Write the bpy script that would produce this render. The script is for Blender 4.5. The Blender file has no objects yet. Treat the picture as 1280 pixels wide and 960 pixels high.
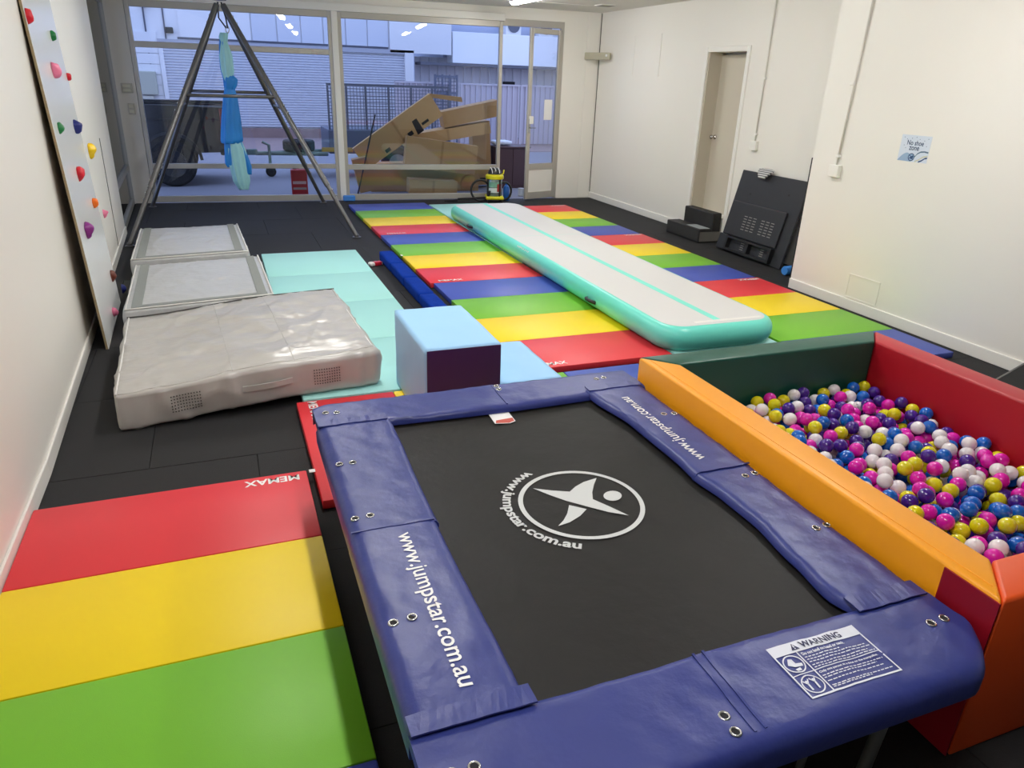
import bpy, bmesh, math, random
from mathutils import Vector, Matrix, noise
PI = math.pi
random.seed(7)
S = bpy.context.scene
COL = S.collection

# ------------------------------------------------------------------ camera
FPX, PITCH, YAW, ROLL, CAMH = 908.92, math.radians(22.7516), math.radians(21.8194), math.radians(2.0637), 1.92
fw = Vector((math.sin(YAW)*math.cos(PITCH), math.cos(YAW)*math.cos(PITCH), -math.sin(PITCH)))
_r = Vector((math.cos(YAW), -math.sin(YAW), 0)); _u = _r.cross(fw)
rt = _r*math.cos(ROLL) + _u*math.sin(ROLL); up = -_r*math.sin(ROLL) + _u*math.cos(ROLL)
cam = bpy.data.cameras.new('camera'); cam.sensor_width = 36; cam.lens = FPX/1280*36
cam.clip_start = .05; cam.clip_end = 200
camo = bpy.data.objects.new('camera', cam); COL.objects.link(camo)
M = Matrix((rt, up, -fw)).transposed().to_4x4(); M.translation = Vector((0, 0, CAMH))
camo.matrix_world = M
S.camera = camo

# ------------------------------------------------------------------ world, exposure
W = bpy.data.worlds.new('world'); S.world = W; W.use_nodes = True
bg = W.node_tree.nodes['Background']
bg.inputs[0].default_value = (.49, .62, 1.0, 1); bg.inputs[1].default_value = 1.9
S.view_settings.view_transform = 'Standard'; S.view_settings.look = 'None'
S.view_settings.exposure = 0.0; S.view_settings.gamma = 1; S.view_settings.use_curve_mapping = False
LAMP = 80.0                                    # radiance of the ceiling battens' diffusers
BATTENS = [(.85, 1.1), (.85, 4.4), (.85, 7.8), (3.75, 3.6), (3.75, 7.0), (4.2, 10.35)]

# ------------------------------------------------------------------ pixel helpers (1280x960 frame)
CAM = Vector((0, 0, CAMH))
def ray(x, y): return fw*FPX + rt*(x-640) - up*(y-480)
def fl(x, y, z=0.0):
    d = ray(x, y); return CAM + d*((z-CAMH)/d.z)
def onx(x, y, c):
    d = ray(x, y); return CAM + d*(c/d.x)
def ony(x, y, c):
    d = ray(x, y); return CAM + d*(c/d.y)
BY, BSL = 12.43, .07                            # back wall: y = BY - BSL*x
def backy(x): return BY - BSL*x
def onb(x, y, off=0):
    d = ray(x, y); return CAM + d*((BY+off)/(d.y+BSL*d.x))
def leftx(y): return -.975 - .030*max(0, y-3.8)              # left wall line

# ------------------------------------------------------------------ materials
def lin(c):
    return tuple(((v/255)/12.92 if v/255 <= .04045 else ((v/255+.055)/1.055)**2.4) for v in c) + (1,)
MATS = {}
def mat(name, rgb, rough=.5, metal=0, bump=0, bscale=40, var=0, vscale=6, spec=.5, coat=0, emit=0, sheen=0, stretch=None, detail=4, bdist=.01):
    if name in MATS: return MATS[name]
    m = bpy.data.materials.new(name); m.use_nodes = True; nt = m.node_tree; N = nt.nodes; L = nt.links
    b = N['Principled BSDF']; c = lin(rgb)
    b.inputs['Base Color'].default_value = c; b.inputs['Roughness'].default_value = rough
    b.inputs['Metallic'].default_value = metal; b.inputs['Specular IOR Level'].default_value = spec
    b.inputs['Coat Weight'].default_value = coat; b.inputs['Coat Roughness'].default_value = .12
    tc = N.new('ShaderNodeTexCoord'); src = tc.outputs['Object']
    if stretch:
        mp = N.new('ShaderNodeMapping'); mp.inputs['Scale'].default_value = stretch; L.new(src, mp.inputs[0]); src = mp.outputs[0]
    if var:
        n = N.new('ShaderNodeTexNoise'); n.inputs['Scale'].default_value = vscale; n.inputs['Detail'].default_value = 5
        L.new(src, n.inputs['Vector'])
        mx = N.new('ShaderNodeMix'); mx.data_type = 'RGBA'
        mx.inputs['A'].default_value = tuple(max(0, v*(1-var)) for v in c[:3]) + (1,)
        mx.inputs['B'].default_value = tuple(min(1, v*(1+var)) for v in c[:3]) + (1,)
        L.new(n.outputs['Fac'], mx.inputs['Factor']); L.new(mx.outputs['Result'], b.inputs['Base Color'])
    if bump:
        n = N.new('ShaderNodeTexNoise'); n.inputs['Scale'].default_value = bscale; n.inputs['Detail'].default_value = detail
        L.new(src, n.inputs['Vector'])
        bp = N.new('ShaderNodeBump'); bp.inputs['Strength'].default_value = bump; bp.inputs['Distance'].default_value = bdist
        L.new(n.outputs['Fac'], bp.inputs['Height']); L.new(bp.outputs[0], b.inputs['Normal'])
    if emit:
        b.inputs['Emission Color'].default_value = (1, .975, .945, 1); b.inputs['Emission Strength'].default_value = emit
    MATS[name] = m; return m
def glass_mat(name, tint=(1, 1, 1), ior=1.5):
    if name in MATS: return MATS[name]
    m = bpy.data.materials.new(name); m.use_nodes = True; nt = m.node_tree; N = nt.nodes; L = nt.links
    N.remove(N['Principled BSDF']); o = N['Material Output']
    t = N.new('ShaderNodeBsdfTransparent'); t.inputs[0].default_value = tint + (1,)
    g = N.new('ShaderNodeBsdfGlossy'); g.inputs['Roughness'].default_value = .01
    f = N.new('ShaderNodeFresnel'); f.inputs[0].default_value = ior
    mx = N.new('ShaderNodeMixShader'); L.new(f.outputs[0], mx.inputs[0]); L.new(t.outputs[0], mx.inputs[1]); L.new(g.outputs[0], mx.inputs[2])
    L.new(mx.outputs[0], o.inputs[0]); MATS[name] = m; return m

white_wall = mat('wall_paint', (238, 235, 228), .42, bump=.05, bscale=120, var=.015, vscale=1.2)
ceil_m = mat('ceiling_paint', (226, 224, 218), .8)
trim_m = mat('trim_paint', (240, 238, 232), .4)
rubber = mat('rubber_tile', (41, 41, 43), .75, bump=.35, bscale=260, var=.18, vscale=60, spec=.3)
alu = mat('aluminium', (190, 186, 178), .42, metal=.35, var=.03)
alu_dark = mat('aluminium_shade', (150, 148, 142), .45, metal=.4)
glass = glass_mat('window_glass', (.93, .96, 1.0))
vin = {}
for k, c in dict(red=(226, 52, 62), yellow=(250, 218, 4), green=(118, 190, 42), blue=(62, 82, 178), mint=(168, 228, 224)).items():
    vin[k] = mat('vinyl_'+k, c, .42, bump=.08, bscale=300, var=.03, vscale=2.5)
white_print = mat('white_print', (240, 240, 240), .5)
black_plastic = mat('black_plastic', (30, 31, 34), .45, bump=.1, bscale=200)
steel = mat('steel', (190, 190, 190), .25, metal=1)

# ------------------------------------------------------------------ mesh helpers
def obj(name, bm, m, parent=None, smooth=False, loc=None, rot=None):
    me = bpy.data.meshes.new(name)
    if isinstance(bm, bmesh.types.BMesh):
        bmesh.ops.recalc_face_normals(bm, faces=bm.faces); bm.to_mesh(me); bm.free()
    else: me = bm
    ms = m if isinstance(m, (list, tuple)) else [m]
    for q in ms: me.materials.append(q)
    if smooth: me.shade_smooth() if hasattr(me, 'shade_smooth') else None
    if smooth == 'auto':
        try: me.set_sharp_from_angle(angle=math.radians(40))
        except Exception: pass
    o = bpy.data.objects.new(name, me); COL.objects.link(o)
    if parent: o.parent = parent
    if loc: o.location = loc
    if rot: o.rotation_euler = rot
    return o
def tag(o, label=None, cat=None, group=None, kind=None):
    if label: o['label'] = label
    if cat: o['category'] = cat
    if group: o['group'] = group
    if kind: o['kind'] = kind
    return o
def thing(name, label, cat, loc=(0, 0, 0), rz=0, group=None, kind=None):
    o = bpy.data.objects.new(name, None); COL.objects.link(o); o.empty_display_size = .1
    o.location = loc; o.rotation_euler = (0, 0, rz)
    return tag(o, label, cat, group, kind)
def struct(o, label=None): return tag(o, label, None, None, 'structure')
def xf(bm, verts, M):
    bmesh.ops.transform(bm, matrix=M, verts=verts)
def add_box(bm, x0, x1, y0, y1, z0, z1, bev=0, seg=2, M=None, mi=0):
    t = bmesh.new(); bmesh.ops.create_cube(t, size=1)
    bmesh.ops.transform(t, matrix=Matrix.Translation(((x0+x1)/2, (y0+y1)/2, (z0+z1)/2)) @ Matrix.Diagonal((abs(x1-x0), abs(y1-y0), abs(z1-z0), 1)), verts=t.verts)
    if bev: bmesh.ops.bevel(t, geom=t.edges[:], offset=bev, segments=seg, affect='EDGES', profile=.5)
    if M is not None: bmesh.ops.transform(t, matrix=M, verts=t.verts)
    merge(bm, t, mi); return bm
def merge(bm, t, mi=None):
    base = len(bm.verts); vs = [bm.verts.new(v.co) for v in t.verts]
    t.verts.index_update()
    for f in t.faces:
        try:
            g = bm.faces.new([vs[v.index] for v in f.verts]); g.material_index = f.material_index if mi is None else mi; g.smooth = f.smooth
        except ValueError: pass
    t.free()
def box(*a, **k): return add_box(bmesh.new(), *a, **k)
def add_loft(bm, rings, caps=True, closed=True, mi=0):
    vs = [[bm.verts.new(p) for p in r] for r in rings]; n = len(rings[0])
    for i in range(len(vs)-1):
        for j in range(n if closed else n-1):
            k = (j+1) % n
            f = bm.faces.new((vs[i][j], vs[i][k], vs[i+1][k], vs[i+1][j])); f.material_index = mi
    if caps and closed:
        for r in (vs[0], vs[-1]):
            try: bm.faces.new(r).material_index = mi
            except ValueError: pass
    return bm
def loft(*a, **k): return add_loft(bmesh.new(), *a, **k)
def add_tube(bm, pts, r, n=10, mi=0, closed=False):
    pts = [Vector(p) for p in pts]; rs = r if isinstance(r, (list, tuple)) else [r]*len(pts)
    rings = []; nrm = None
    for i, p in enumerate(pts):
        a = pts[i-1] if i or closed else p; b = pts[(i+1) % len(pts)] if i < len(pts)-1 or closed else p
        t = (b-a).normalized()
        if nrm is None: nrm = t.orthogonal().normalized()
        nrm = (nrm - t*nrm.dot(t)); nrm = nrm.normalized() if nrm.length > 1e-6 else t.orthogonal().normalized()
        bn = t.cross(nrm)
        rings.append([p + (nrm*math.cos(2*PI*k/n) + bn*math.sin(2*PI*k/n))*rs[i] for k in range(n)])
    if closed: rings.append(rings[0])
    return add_loft(bm, rings, caps=not closed, mi=mi)
def tube(*a, **k): return add_tube(bmesh.new(), *a, **k)
def add_lathe(bm, prof, n=20, c=(0, 0, 0), mi=0, M=None):
    t = bmesh.new(); add_loft(t, [[(max(r, 1e-4)*math.cos(2*PI*k/n), max(r, 1e-4)*math.sin(2*PI*k/n), z) for k in range(n)] for r, z in prof])
    bmesh.ops.transform(t, matrix=(M if M is not None else Matrix.Translation(c)), verts=t.verts); merge(bm, t, mi); return bm
def lathe(*a, **k): return add_lathe(bmesh.new(), *a, **k)
def add_poly(bm, pts, h=0, mi=0):
    """flat polygon; with h it becomes a prism extruded along +z"""
    pts = [Vector(p) for p in pts]
    if not h:
        bm.faces.new([bm.verts.new(p) for p in pts]).material_index = mi; return bm
    return add_loft(bm, [pts, [p+Vector((0, 0, h)) for p in pts]], mi=mi)
def poly(*a, **k): return add_poly(bmesh.new(), *a, **k)
def arc(c, r, a0, a1, n): return [(c[0]+r*math.cos(a0+(a1-a0)*i/n), c[1]+r*math.sin(a0+(a1-a0)*i/n)) for i in range(n+1)]

# text -> flat mesh in its own xy plane
def text_bm(s, size=1.0, bold=0, ax='LEFT'):
    cu = bpy.data.curves.new('t', 'FONT'); cu.body = s; cu.size = size; cu.align_x = ax; cu.offset = bold*size; cu.resolution_u = 3
    o = bpy.data.objects.new('t', cu); COL.objects.link(o)
    bpy.context.view_layer.update()
    me = bpy.data.meshes.new_from_object(o.evaluated_get(bpy.context.evaluated_depsgraph_get()))
    bm = bmesh.new(); bm.from_mesh(me)
    bpy.data.objects.remove(o); bpy.data.curves.remove(cu); bpy.data.meshes.remove(me)
    return bm
def bounds(bm):
    xs = [v.co.x for v in bm.verts]; ys = [v.co.y for v in bm.verts]; return min(xs), max(xs), min(ys), max(ys)
def fit_text(s, w, h, org, ex, ey, bold=0, lift=None):
    """text scaled to w x h with its lower left at org, running along ex with its tops towards ey"""
    bm = text_bm(s, 1, bold); a, b, c, d = bounds(bm); ex = Vector(ex).normalized(); ey = Vector(ey).normalized(); org = Vector(org)
    for v in bm.verts:
        p = org + ex*((v.co.x-a)/(b-a)*w) + ey*((v.co.y-c)/(d-c)*h)
        if lift: p.z = lift(p.x, p.y)
        v.co = p
    return bm
def solid(bm, h=.0012):
    """give a flat sheet a little thickness downwards along its normal"""
    return bm

# ================================================================== ROOM
CZ = 2.97; RX = 5.45; RX2 = 6.16; RY = 5.88; BACK = -5.0
fx1 = 6.2
floor = struct(obj('floor', poly([(-1.3, BACK, -.06), (6.3, BACK, -.06), (6.3, 11.99, -.06), (-1.3, 12.53, -.06)], h=.045), mat('subfloor', (22, 22, 23), .9)), 'black rubber tiled floor')
# rubber tiles, 1 m, staggered rows; each clipped to the room
def clip(poly_, f):                       # keep f(p) >= 0
    out = []
    for i, p in enumerate(poly_):
        q = poly_[(i+1) % len(poly_)]; a, b = f(p), f(q)
        if a >= 0: out.append(p)
        if a*b < 0: t = a/(a-b); out.append((p[0]+(q[0]-p[0])*t, p[1]+(q[1]-p[1])*t))
    return out
G = .0018
for r in range(-8, 10):
    y0 = 3.73 + (r-1); off = .49 if r % 2 else .02
    for c in range(-3, 8):
        x0 = off + c - .0
        P_ = [(x0+G, y0+G), (x0+1-G, y0+G), (x0+1-G, y0+1-G), (x0+G, y0+1-G)]
        for f in (lambda p: p[0]-leftx(p[1])-.004, lambda p: backy(p[0])-p[1]-.06, lambda p: p[1]-BACK, lambda p: (RX if p[1] < RY-.5 else RX2)-p[0]-.004):
            P_ = clip(P_, f)
            if len(P_) < 3: break
        if len(P_) < 3: continue
        dz = random.uniform(0, .0015)
        obj('rubber_tile', poly([(x, y, -.0155) for x, y in P_], h=.0135+dz), rubber, floor)
# walls
def wall_poly(name, pts, h0, h1, m=white_wall): return struct(obj(name, poly([(x, y, h0) for x, y in pts], h=h1-h0), m))
LWY = 10.1                                 # solid left wall ends, window begins
wall_poly('wall_left', [(leftx(BACK), BACK), (leftx(3.8), 3.8), (leftx(3.8)-.15, 3.8), (leftx(BACK)-.15, BACK)], -.06, CZ)
LA = math.atan(.030); LN = (LWY-3.8)/math.cos(LA)
o = struct(obj('wall_left_far', box(-.15, 0, 0, LN, -.06, CZ), white_wall)); o.location = (leftx(3.8), 3.8, 0); o.rotation_euler = (0, 0, LA)
wl2 = bmesh.new()
add_poly(wl2, [(leftx(LWY), LWY, 2.75), (leftx(12.51), 12.51, 2.75), (leftx(12.51)-.12, 12.51, 2.75), (leftx(LWY)-.12, LWY, 2.75)], h=CZ-2.75)
struct(obj('wall_left_header', wl2, white_wall))
wall_poly('wall_right', [(RX, BACK), (RX+.9, BACK), (RX+.9, RY), (RX, RY)], -.06, CZ)
# recess wall with door opening
DY0, DY1, DZ0, DZ1 = 8.05, 8.86, .0, 2.33
wr = bmesh.new()
add_box(wr, RX2, RX2+.3, RY, DY0, -.06, CZ); add_box(wr, RX2, RX2+.3, DY1, 12.2, -.06, CZ); add_box(wr, RX2, RX2+.3, DY0, DY1, DZ1, CZ)
add_box(wr, RX2+.28, RX2+.3, DY0, DY1, -.06, DZ1)
add_box(wr, RX2+.0, RX2+.28, DY0, DY1, -.06, .30)
struct(obj('wall_right_recess', wr, white_wall))
# back wall: header band, end piers
bdir = Vector((1, -BSL, 0)).normalized(); bnor = Vector((BSL, 1, 0)).normalized()
MB_ = Matrix.Translation((0, BY, 0)) @ Matrix((bdir, bnor, Vector((0, 0, 1)))).transposed().to_4x4()   # local x along wall, y outwards, z up
def bl(x): return x/bdir.x                  # local x of a world x on the wall
wb = bmesh.new()
add_box(wb, bl(-1.35), bl(6.3), -.0, .16, 2.80, CZ+.05, M=MB_)
add_box(wb, bl(5.52), bl(6.3), .0, .16, -.06, 2.80, M=MB_)
struct(obj('wall_back', wb, white_wall))
wb = bmesh.new(); add_box(wb, bl(-1.30), bl(-.99), -.02, .14, -.06, 2.80, M=MB_)
colm = struct(obj('trim_1', wb, mat('column_paint', (196, 190, 178), .5)), 'beige painted column between the side window and the shopfront')
wb = bmesh.new(); add_box(wb, bl(5.93), bl(6.2), -.012, -.0005, .0, CZ, M=MB_)
struct(obj('trim_2', wb, white_wall))
struct(obj('wall_front', box(-1.4, 6.4, BACK-.1, BACK, -.06, CZ), white_wall))
struct(obj('ceiling', box(-1.5, 6.5, BACK-.1, 12.7, CZ, CZ+.08), ceil_m))
# ceiling sheet joints as thin battens
for i, y in enumerate((8.6, 11.0)):
    struct(obj('trim_%d' % (3+i), box(-1.2, 6.15, y, y+.03, CZ-.004, CZ), ceil_m))
# baseboards
struct(obj('baseboard_left', box(leftx(0)+.0003, leftx(0)+.014, BACK, 3.8, 0, .09, bev=.003, seg=1), trim_m))
o = struct(obj('baseboard_left_far', box(.0003, .014, 0, LN, 0, .09, bev=.003, seg=1), trim_m)); o.location = (leftx(3.8), 3.8, 0); o.rotation_euler = (0, 0, LA)
struct(obj('baseboard_right', box(RX-.018, RX-.0005, BACK, RY, 0, .10, bev=.004, seg=1), trim_m))
bmx = bmesh.new(); add_box(bmx, RX2-.018, RX2-.0005, DY1+.07, 11.98, 0, .10, bev=.004, seg=1); struct(obj('baseboard_recess', bmx, trim_m))
# thin black joint at the back corner and the slit in the left wall
struct(obj('trim_5', box(RX2-.004, RX2-.0005, 11.965, 11.985, .02, CZ-.01), mat('dark_joint', (70, 66, 60), .8)))
struct(obj('trim_6', poly([(leftx(8.93)+.0006, 8.93, 0), (leftx(8.96)+.0006, 8.96, 0), (leftx(8.96)+.004, 8.96, 0), (leftx(8.93)+.004, 8.93, 0)], h=1.21), MATS['dark_joint']))

# ---- shopfront: bays of aluminium frame and glass
def wbox(bm, x0, x1, z0, z1, y0=-.02, y1=.06, bev=.004): return add_box(bm, bl(x0), bl(x1), y0, y1, z0, z1, bev=bev, seg=1, M=MB_)
def bay(n, x0, x1, zs, label):
    """zs: heights of horizontal bars (z centre, half)"""
    t = tag(thing('window_%d' % n, label, None, (0, 0, 0)), kind='structure')
    w = .055
    for a, b in ((x0, x0+w), (x1-w, x1)): obj('stile', wbox(bmesh.new(), a, b, 0, 2.76), alu, t)
    bars = [(.045, .045)] + zs + [(2.72, .045)]
    for z, h in bars: obj('rail', wbox(bmesh.new(), x0+w, x1-w, z-h, z+h, -.018, .055), alu, t)
    for (za, ha), (zb, hb) in zip(bars[:-1], bars[1:]):
        obj('pane', wbox(bmesh.new(), x0+w-.01, x1-w+.01, za+ha-.01, zb-hb+.01, .016, .022, bev=0), glass, t)
    return t
bay(1, -.985, 1.80, [(.535, .035), (2.20, .04)], 'left shopfront window with a high transom bar')
bay(2, 1.89, 4.475, [(.52, .04)], 'right shopfront window in front of the cardboard pile')
struct(obj('trim_7', wbox(bmesh.new(), 1.80, 1.89, 0, 2.78, -.035, .07), trim_m))
struct(obj('trim_8', wbox(bmesh.new(), -.99, 4.50, 2.765, 2.87, -.045, .05), trim_m), 'white head rail above the shopfront windows')
struct(obj('trim_9', wbox(bmesh.new(), 4.475, 5.52, 2.70, 2.80, -.01, .06), alu))
struct(obj('trim_10', wbox(bmesh.new(), 5.46, 5.52, 0, 2.70, -.01, .06), alu))
# blue tape at the foot of the mullion
o = obj('tape_roll', wbox(bmesh.new(), 1.83, 2.02, .0, .085, -.13, -.037, bev=.012), mat('blue_tape', (70, 140, 225), .5)); tag(o, 'bright blue plastic block on the floor at the foot of the window mullion', 'block')
# side window in the left wall
t = tag(thing('window_3', 'tall side window reflecting the column', None), kind='structure')
def lwbox(y0, y1, z0, z1, d0, d1):
    return poly([(leftx(y0)-d0, y0, z0), (leftx(y1)-d0, y1, z0), (leftx(y1)-d1, y1, z0), (leftx(y0)-d1, y0, z0)], h=z1-z0)
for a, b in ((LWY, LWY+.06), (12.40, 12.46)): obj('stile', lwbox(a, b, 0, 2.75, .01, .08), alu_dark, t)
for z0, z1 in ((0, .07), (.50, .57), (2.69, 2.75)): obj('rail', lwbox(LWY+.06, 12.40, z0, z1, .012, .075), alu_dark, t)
for z0, z1 in ((.06, .51), (.56, 2.70)): obj('pane', lwbox(LWY+.05, 12.41, z0, z1, .04, .046), glass, t)

# ---- glazed entrance door standing open
hinge = Vector((5.47, backy(5.47)-.01, 0)); tip = Vector((4.845, 11.853, 0)); dv = tip-hinge; ln = dv.length
door = tag(thing('door_1', 'open aluminium framed glass entrance door with white kick panel', None, (hinge.x, hinge.y, 0), math.atan2(dv.y, dv.x)), kind='structure')
def db(x0, x1, z0, z1, y0=-.022, y1=.022, bev=.004): return box(x0, x1, y0, y1, z0, z1, bev=bev, seg=1)
for a, b in ((.0, .06), (ln-.065, ln)): obj('stile', db(a, b, .012, 2.68), alu, door)
for a, b in ((.012, .13), (.50, .60), (2.60, 2.68)): obj('rail', db(.06, ln-.065, a, b, -.02, .02), alu, door)
obj('kick_panel', db(.055, ln-.06, .125, .505, -.01, .01, 0), trim_m, door)
obj('pane', db(.055, ln-.06, .595, 2.605, -.003, .003, 0), glass, door)
k = bmesh.new(); add_box(k, ln-.05, ln-.015, .022, .034, 1.10, 1.32, bev=.004); add_tube(k, [(ln-.03, .03, 1.18), (ln-.03, .07, 1.18), (ln-.13, .075, 1.18)], .009)
obj('door_handle', k, steel, door)
obj('lock_box', db(ln-.10, ln-.02, 1.24, 1.36, .022, .05), trim_m, door)
obj('paper_notice', db(.13, .30, 1.30, 1.62, .004, .006, 0), white_print, door)
# ---- inner door in the recess wall
d2 = tag(thing('door_2', 'beige internal door in a white frame above the black steps', None, (RX2, 8.45, .3)), kind='structure')
beige = mat('door_paint', (206, 198, 182), .5)
obj('leaf', box(.20, .24, DY0-8.45+.004, DY1-8.45-.03, .0, 2.0), beige, d2)
obj('jamb_lining', box(.004, .245, DY1-8.45-.03, DY1-8.45-.001, 0, 2.03), mat('lining_paint', (196, 188, 172), .5), d2)
for a, b in ((DY0-8.45-.06, DY0-8.45+.004), (DY1-8.45-.004, DY1-8.45+.06)): obj('architrave', box(-.018, .012, a, b, -.3, 2.09, bev=.005, seg=1), trim_m, d2)
obj('architrave', box(-.018, .012, DY0-8.45+.005, DY1-8.45-.005, 2.026, 2.09, bev=.005, seg=1), trim_m, d2)
k = bmesh.new(); add_lathe(k, [(0, 0), (.03, 0), (.03, .01), (.012, .012), (.012, .04), (.028, .05), (.028, .07), (0, .078)], 16, M=Matrix.Translation((.20, DY1-8.45-.10, .98)) @ Matrix.Rotation(-PI/2, 4, 'Y')); obj('door_knob', k, steel, d2, smooth=True)

# ---- wall fittings
def fitting(name, label, cat, bm, m): return tag(obj(name, bm, m), label, cat)
def picture_frame(x, y0, y1, z0, z1, w=.012, d=.007):
    b = bmesh.new()
    for a in ((y0, y1, z0, z0+w), (y0, y1, z1-w, z1), (y0, y0+w, z0+w, z1-w), (y1-w, y1, z0+w, z1-w)): add_box(b, x-d, x-.0005, *a)
    add_box(b, x-d*.4, x-.0005, y0+w, y1-w, z0+w, z1-w); return b
fitting('access_panel', 'white painted access panel high on the recessed wall', 'panel', picture_frame(RX2, 10.05, 10.82, 2.02, 2.60), white_wall)
fitting('access_panel', 'small cream access panel low on the wall above the skirting', 'panel', picture_frame(RX, 4.76, 5.13, .11, .335), white_wall)
def conduit(x, y, z, ytop, label):
    t = thing('power_outlet', label, 'outlet', (x, y, z))
    obj('outlet_box', box(-.045, -.001, -.06, .06, -.055, .055, bev=.006), trim_m, t)
    obj('conduit', tube([(-.014, .0, .055), (-.014, ytop-y, CZ-.005-z)], .009, 8), mat('conduit_pvc', (225, 222, 214), .4), t, smooth=True)
    for q in (.12, .75): obj('saddle_clip', box(-.028, -.001, -.022, .022, q, q+.025, bev=.004), trim_m, t)
conduit(RX, 5.545, 1.22, 5.49, 'white surface outlet with conduit on the wall beside the poster')
conduit(RX2, 7.652, 1.265, 7.655, 'white surface outlet with thin conduit above the leaning television')
# beige security sensor bar across the back corner
a = onb(731, 70); b = onx(766, 70, RX2)
k = bmesh.new(); d = (Vector((b.x, b.y, 0))-Vector((a.x, a.y, 0))); L_ = d.length
t = thing('emergency_light', 'beige emergency light bar spanning the back corner of the room', 'light fitting', ((a.x+b.x)/2-.045, (a.y+b.y)/2-.045, 2.31), math.atan2(d.y, d.x))
obj('housing', box(-L_/2+.03, L_/2-.03, -.02, .02, -.055, .055, bev=.014), mat('beige_plastic', (186, 180, 158), .45), t, smooth='auto')
obj('lens', lathe([(0, 0), (.02, 0), (.018, .006), (0, .009)], 14, M=Matrix.Translation((L_/2-.09, -.0205, .01)) @ Matrix.Rotation(PI/2, 4, 'X')), white_print, t)
# switch plates on the column
for i, (x, y, w, h, lab) in enumerate(((159, 110, .15, .13, 'wide beige switch plate with two rows on the column'), (165, 136, .085, .15, 'narrow beige switch plate below the wide one on the column'))):
    p = onb(x, y); c = MB_.inverted() @ p
    t = thing('switch_plate', lab, 'switch', tuple(MB_ @ Vector((c.x, -.021, c.z))), math.atan2(bdir.y, bdir.x))
    obj('plate', box(-w/2, w/2, -.014, -.0005, -h/2, h/2, bev=.004), mat('switch_plastic', (170, 164, 150), .4), t)
    for q in (-1, 1): obj('rocker', box(-w*.35, w*.35, -.02, -.0145, q*h*.23-h*.14, q*h*.23+h*.14, bev=.003), MATS['beige_plastic'], t)
# poster
PZ0, PZ1, PY0, PY1 = 1.388, 1.598, 4.591, 4.887
t = thing('poster', 'pale blue No shoe zone poster with wave drawing on the wall', 'poster', (RX, (PY0+PY1)/2, PZ0))
pw = PY1-PY0; ph = PZ1-PZ0
def pq(u, v, d): return (-d, pw/2-u*pw, v*ph)      # u left->right as seen, v up
def ppoly(pts, d, m, n): return obj(n, poly([pq(u, v, d) for u, v in pts]), m, t)
obj('sheet', box(-.0016, -.0004, -pw/2, pw/2, 0, ph), mat('poster_paper', (214, 224, 238), .5), t)
lb, gb, nb = mat('poster_lightblue', (150, 176, 206), .5), mat('poster_grey', (88, 116, 140), .5), mat('poster_navy', (38, 72, 118), .5)
ppoly([(0, 0)]+[(.47*i/12, .33*math.sin(PI/2*min(1, i/8))**.9 if i < 9 else .33-.02*(i-8)) for i in range(13)]+[(.47, 0)], .0019, lb, 'wave')
def band(pts, w, d, m):
    b = bmesh.new(); add_loft(b, [[pq(u, v+w/2, d), pq(u, v-w/2, d)] for u, v in pts], closed=False); obj('wave', b, m, t)
band([(.46, .05), (.55, .16), (.64, .32), (.74, .40), (.86, .42), (.99, .40)], .055, .0021, gb)
band([(.60, .02), (.72, .10), (.84, .22), (.98, .27)], .05, .0021, mat('poster_sand', (206, 204, 176), .5))
band([(.72, .02), (.82, .08), (.92, .18), (.99, .20)], .06, .0022, nb)
ppoly([(.46+.11*math.cos(2*PI*i/20), .17+.15*math.sin(2*PI*i/20)) for i in range(20)], .0023, nb, 'badge')
ppoly([(.46+.085*math.cos(2*PI*i/20), .17+.115*math.sin(2*PI*i/20)) for i in range(20)], .0024, lb, 'badge')
ppoly([(.38, .12), (.50, .10), (.54, .20), (.49, .25), (.44, .18)], .0025, nb, 'shoe_icon')
ppoly([(.37, .25), (.39, .27), (.55, .09), (.53, .07)], .0026, nb, 'strike_bar')
for s, u, v, w, h in (('No shoe', .23, .63, .54, .17), ('zone', .33, .44, .33, .13)):
    for bold, d, m in ((.018, .0024, mat('poster_outline', (40, 66, 108), .5)),):
        obj('lettering', fit_text(s, w*pw*(1.03 if bold > 0 else 1), h*ph*(1.12 if bold > 0 else 1), pq(u-(.008 if bold > 0 else 0), v-(.01 if bold > 0 else 0), d), (0, -1, 0), (0, 0, 1), bold), m, t)
for u, v in ((.1, .9), (.2, .84), (.36, .88), (.62, .86), (.78, .82), (.88, .62), (.13, .6), (.2, .5), (.9, .9), (.5, .93)):
    ppoly([(u+.012*math.cos(2*PI*i/8), v+.018*math.sin(2*PI*i/8)) for i in range(8)], .0021, gb, 'dot')

# ---- ceiling battens (the room's lamps)
lamp_m = mat('lamp_diffuser', (250, 250, 250), .5, emit=LAMP)
LB = ['ceiling batten light above the trampoline', 'ceiling batten light above the grey crash mats', 'ceiling batten light above the black floor behind the crash mats', 'ceiling batten light above the ball pit', 'ceiling batten light above the inflatable track', 'ceiling batten light nearest the glass entrance door']
for (x, y), lab in zip(BATTENS, LB):
    t = thing('ceiling_light', lab, 'light', (x, y, CZ), 0, 'ceiling batten lights')
    obj('body', box(-.07, .07, -.62, .62, -.035, -.0005, bev=.004, seg=1), trim_m, t)
    obj('diffuser', loft([[(.06*math.cos(a), yy, -.035-.04*math.sin(a)) for a in [PI*i/8 for i in range(9)]] for yy in (-.6, .6)]), lamp_m, t)
t = thing('ceiling_vent', 'small grey ceiling vent near the recessed wall', 'vent', tuple(Vector(fl(757, 6, CZ-.001))))
obj('frame', box(-.12, .12, -.12, .12, -.014, 0, bev=.004), ceil_m, t)
for i in range(4): obj('slat', box(-.1, .1, -.09+i*.05, -.065+i*.05, -.02, -.0145), mat('vent_grey', (150, 148, 142), .6), t)

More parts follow.
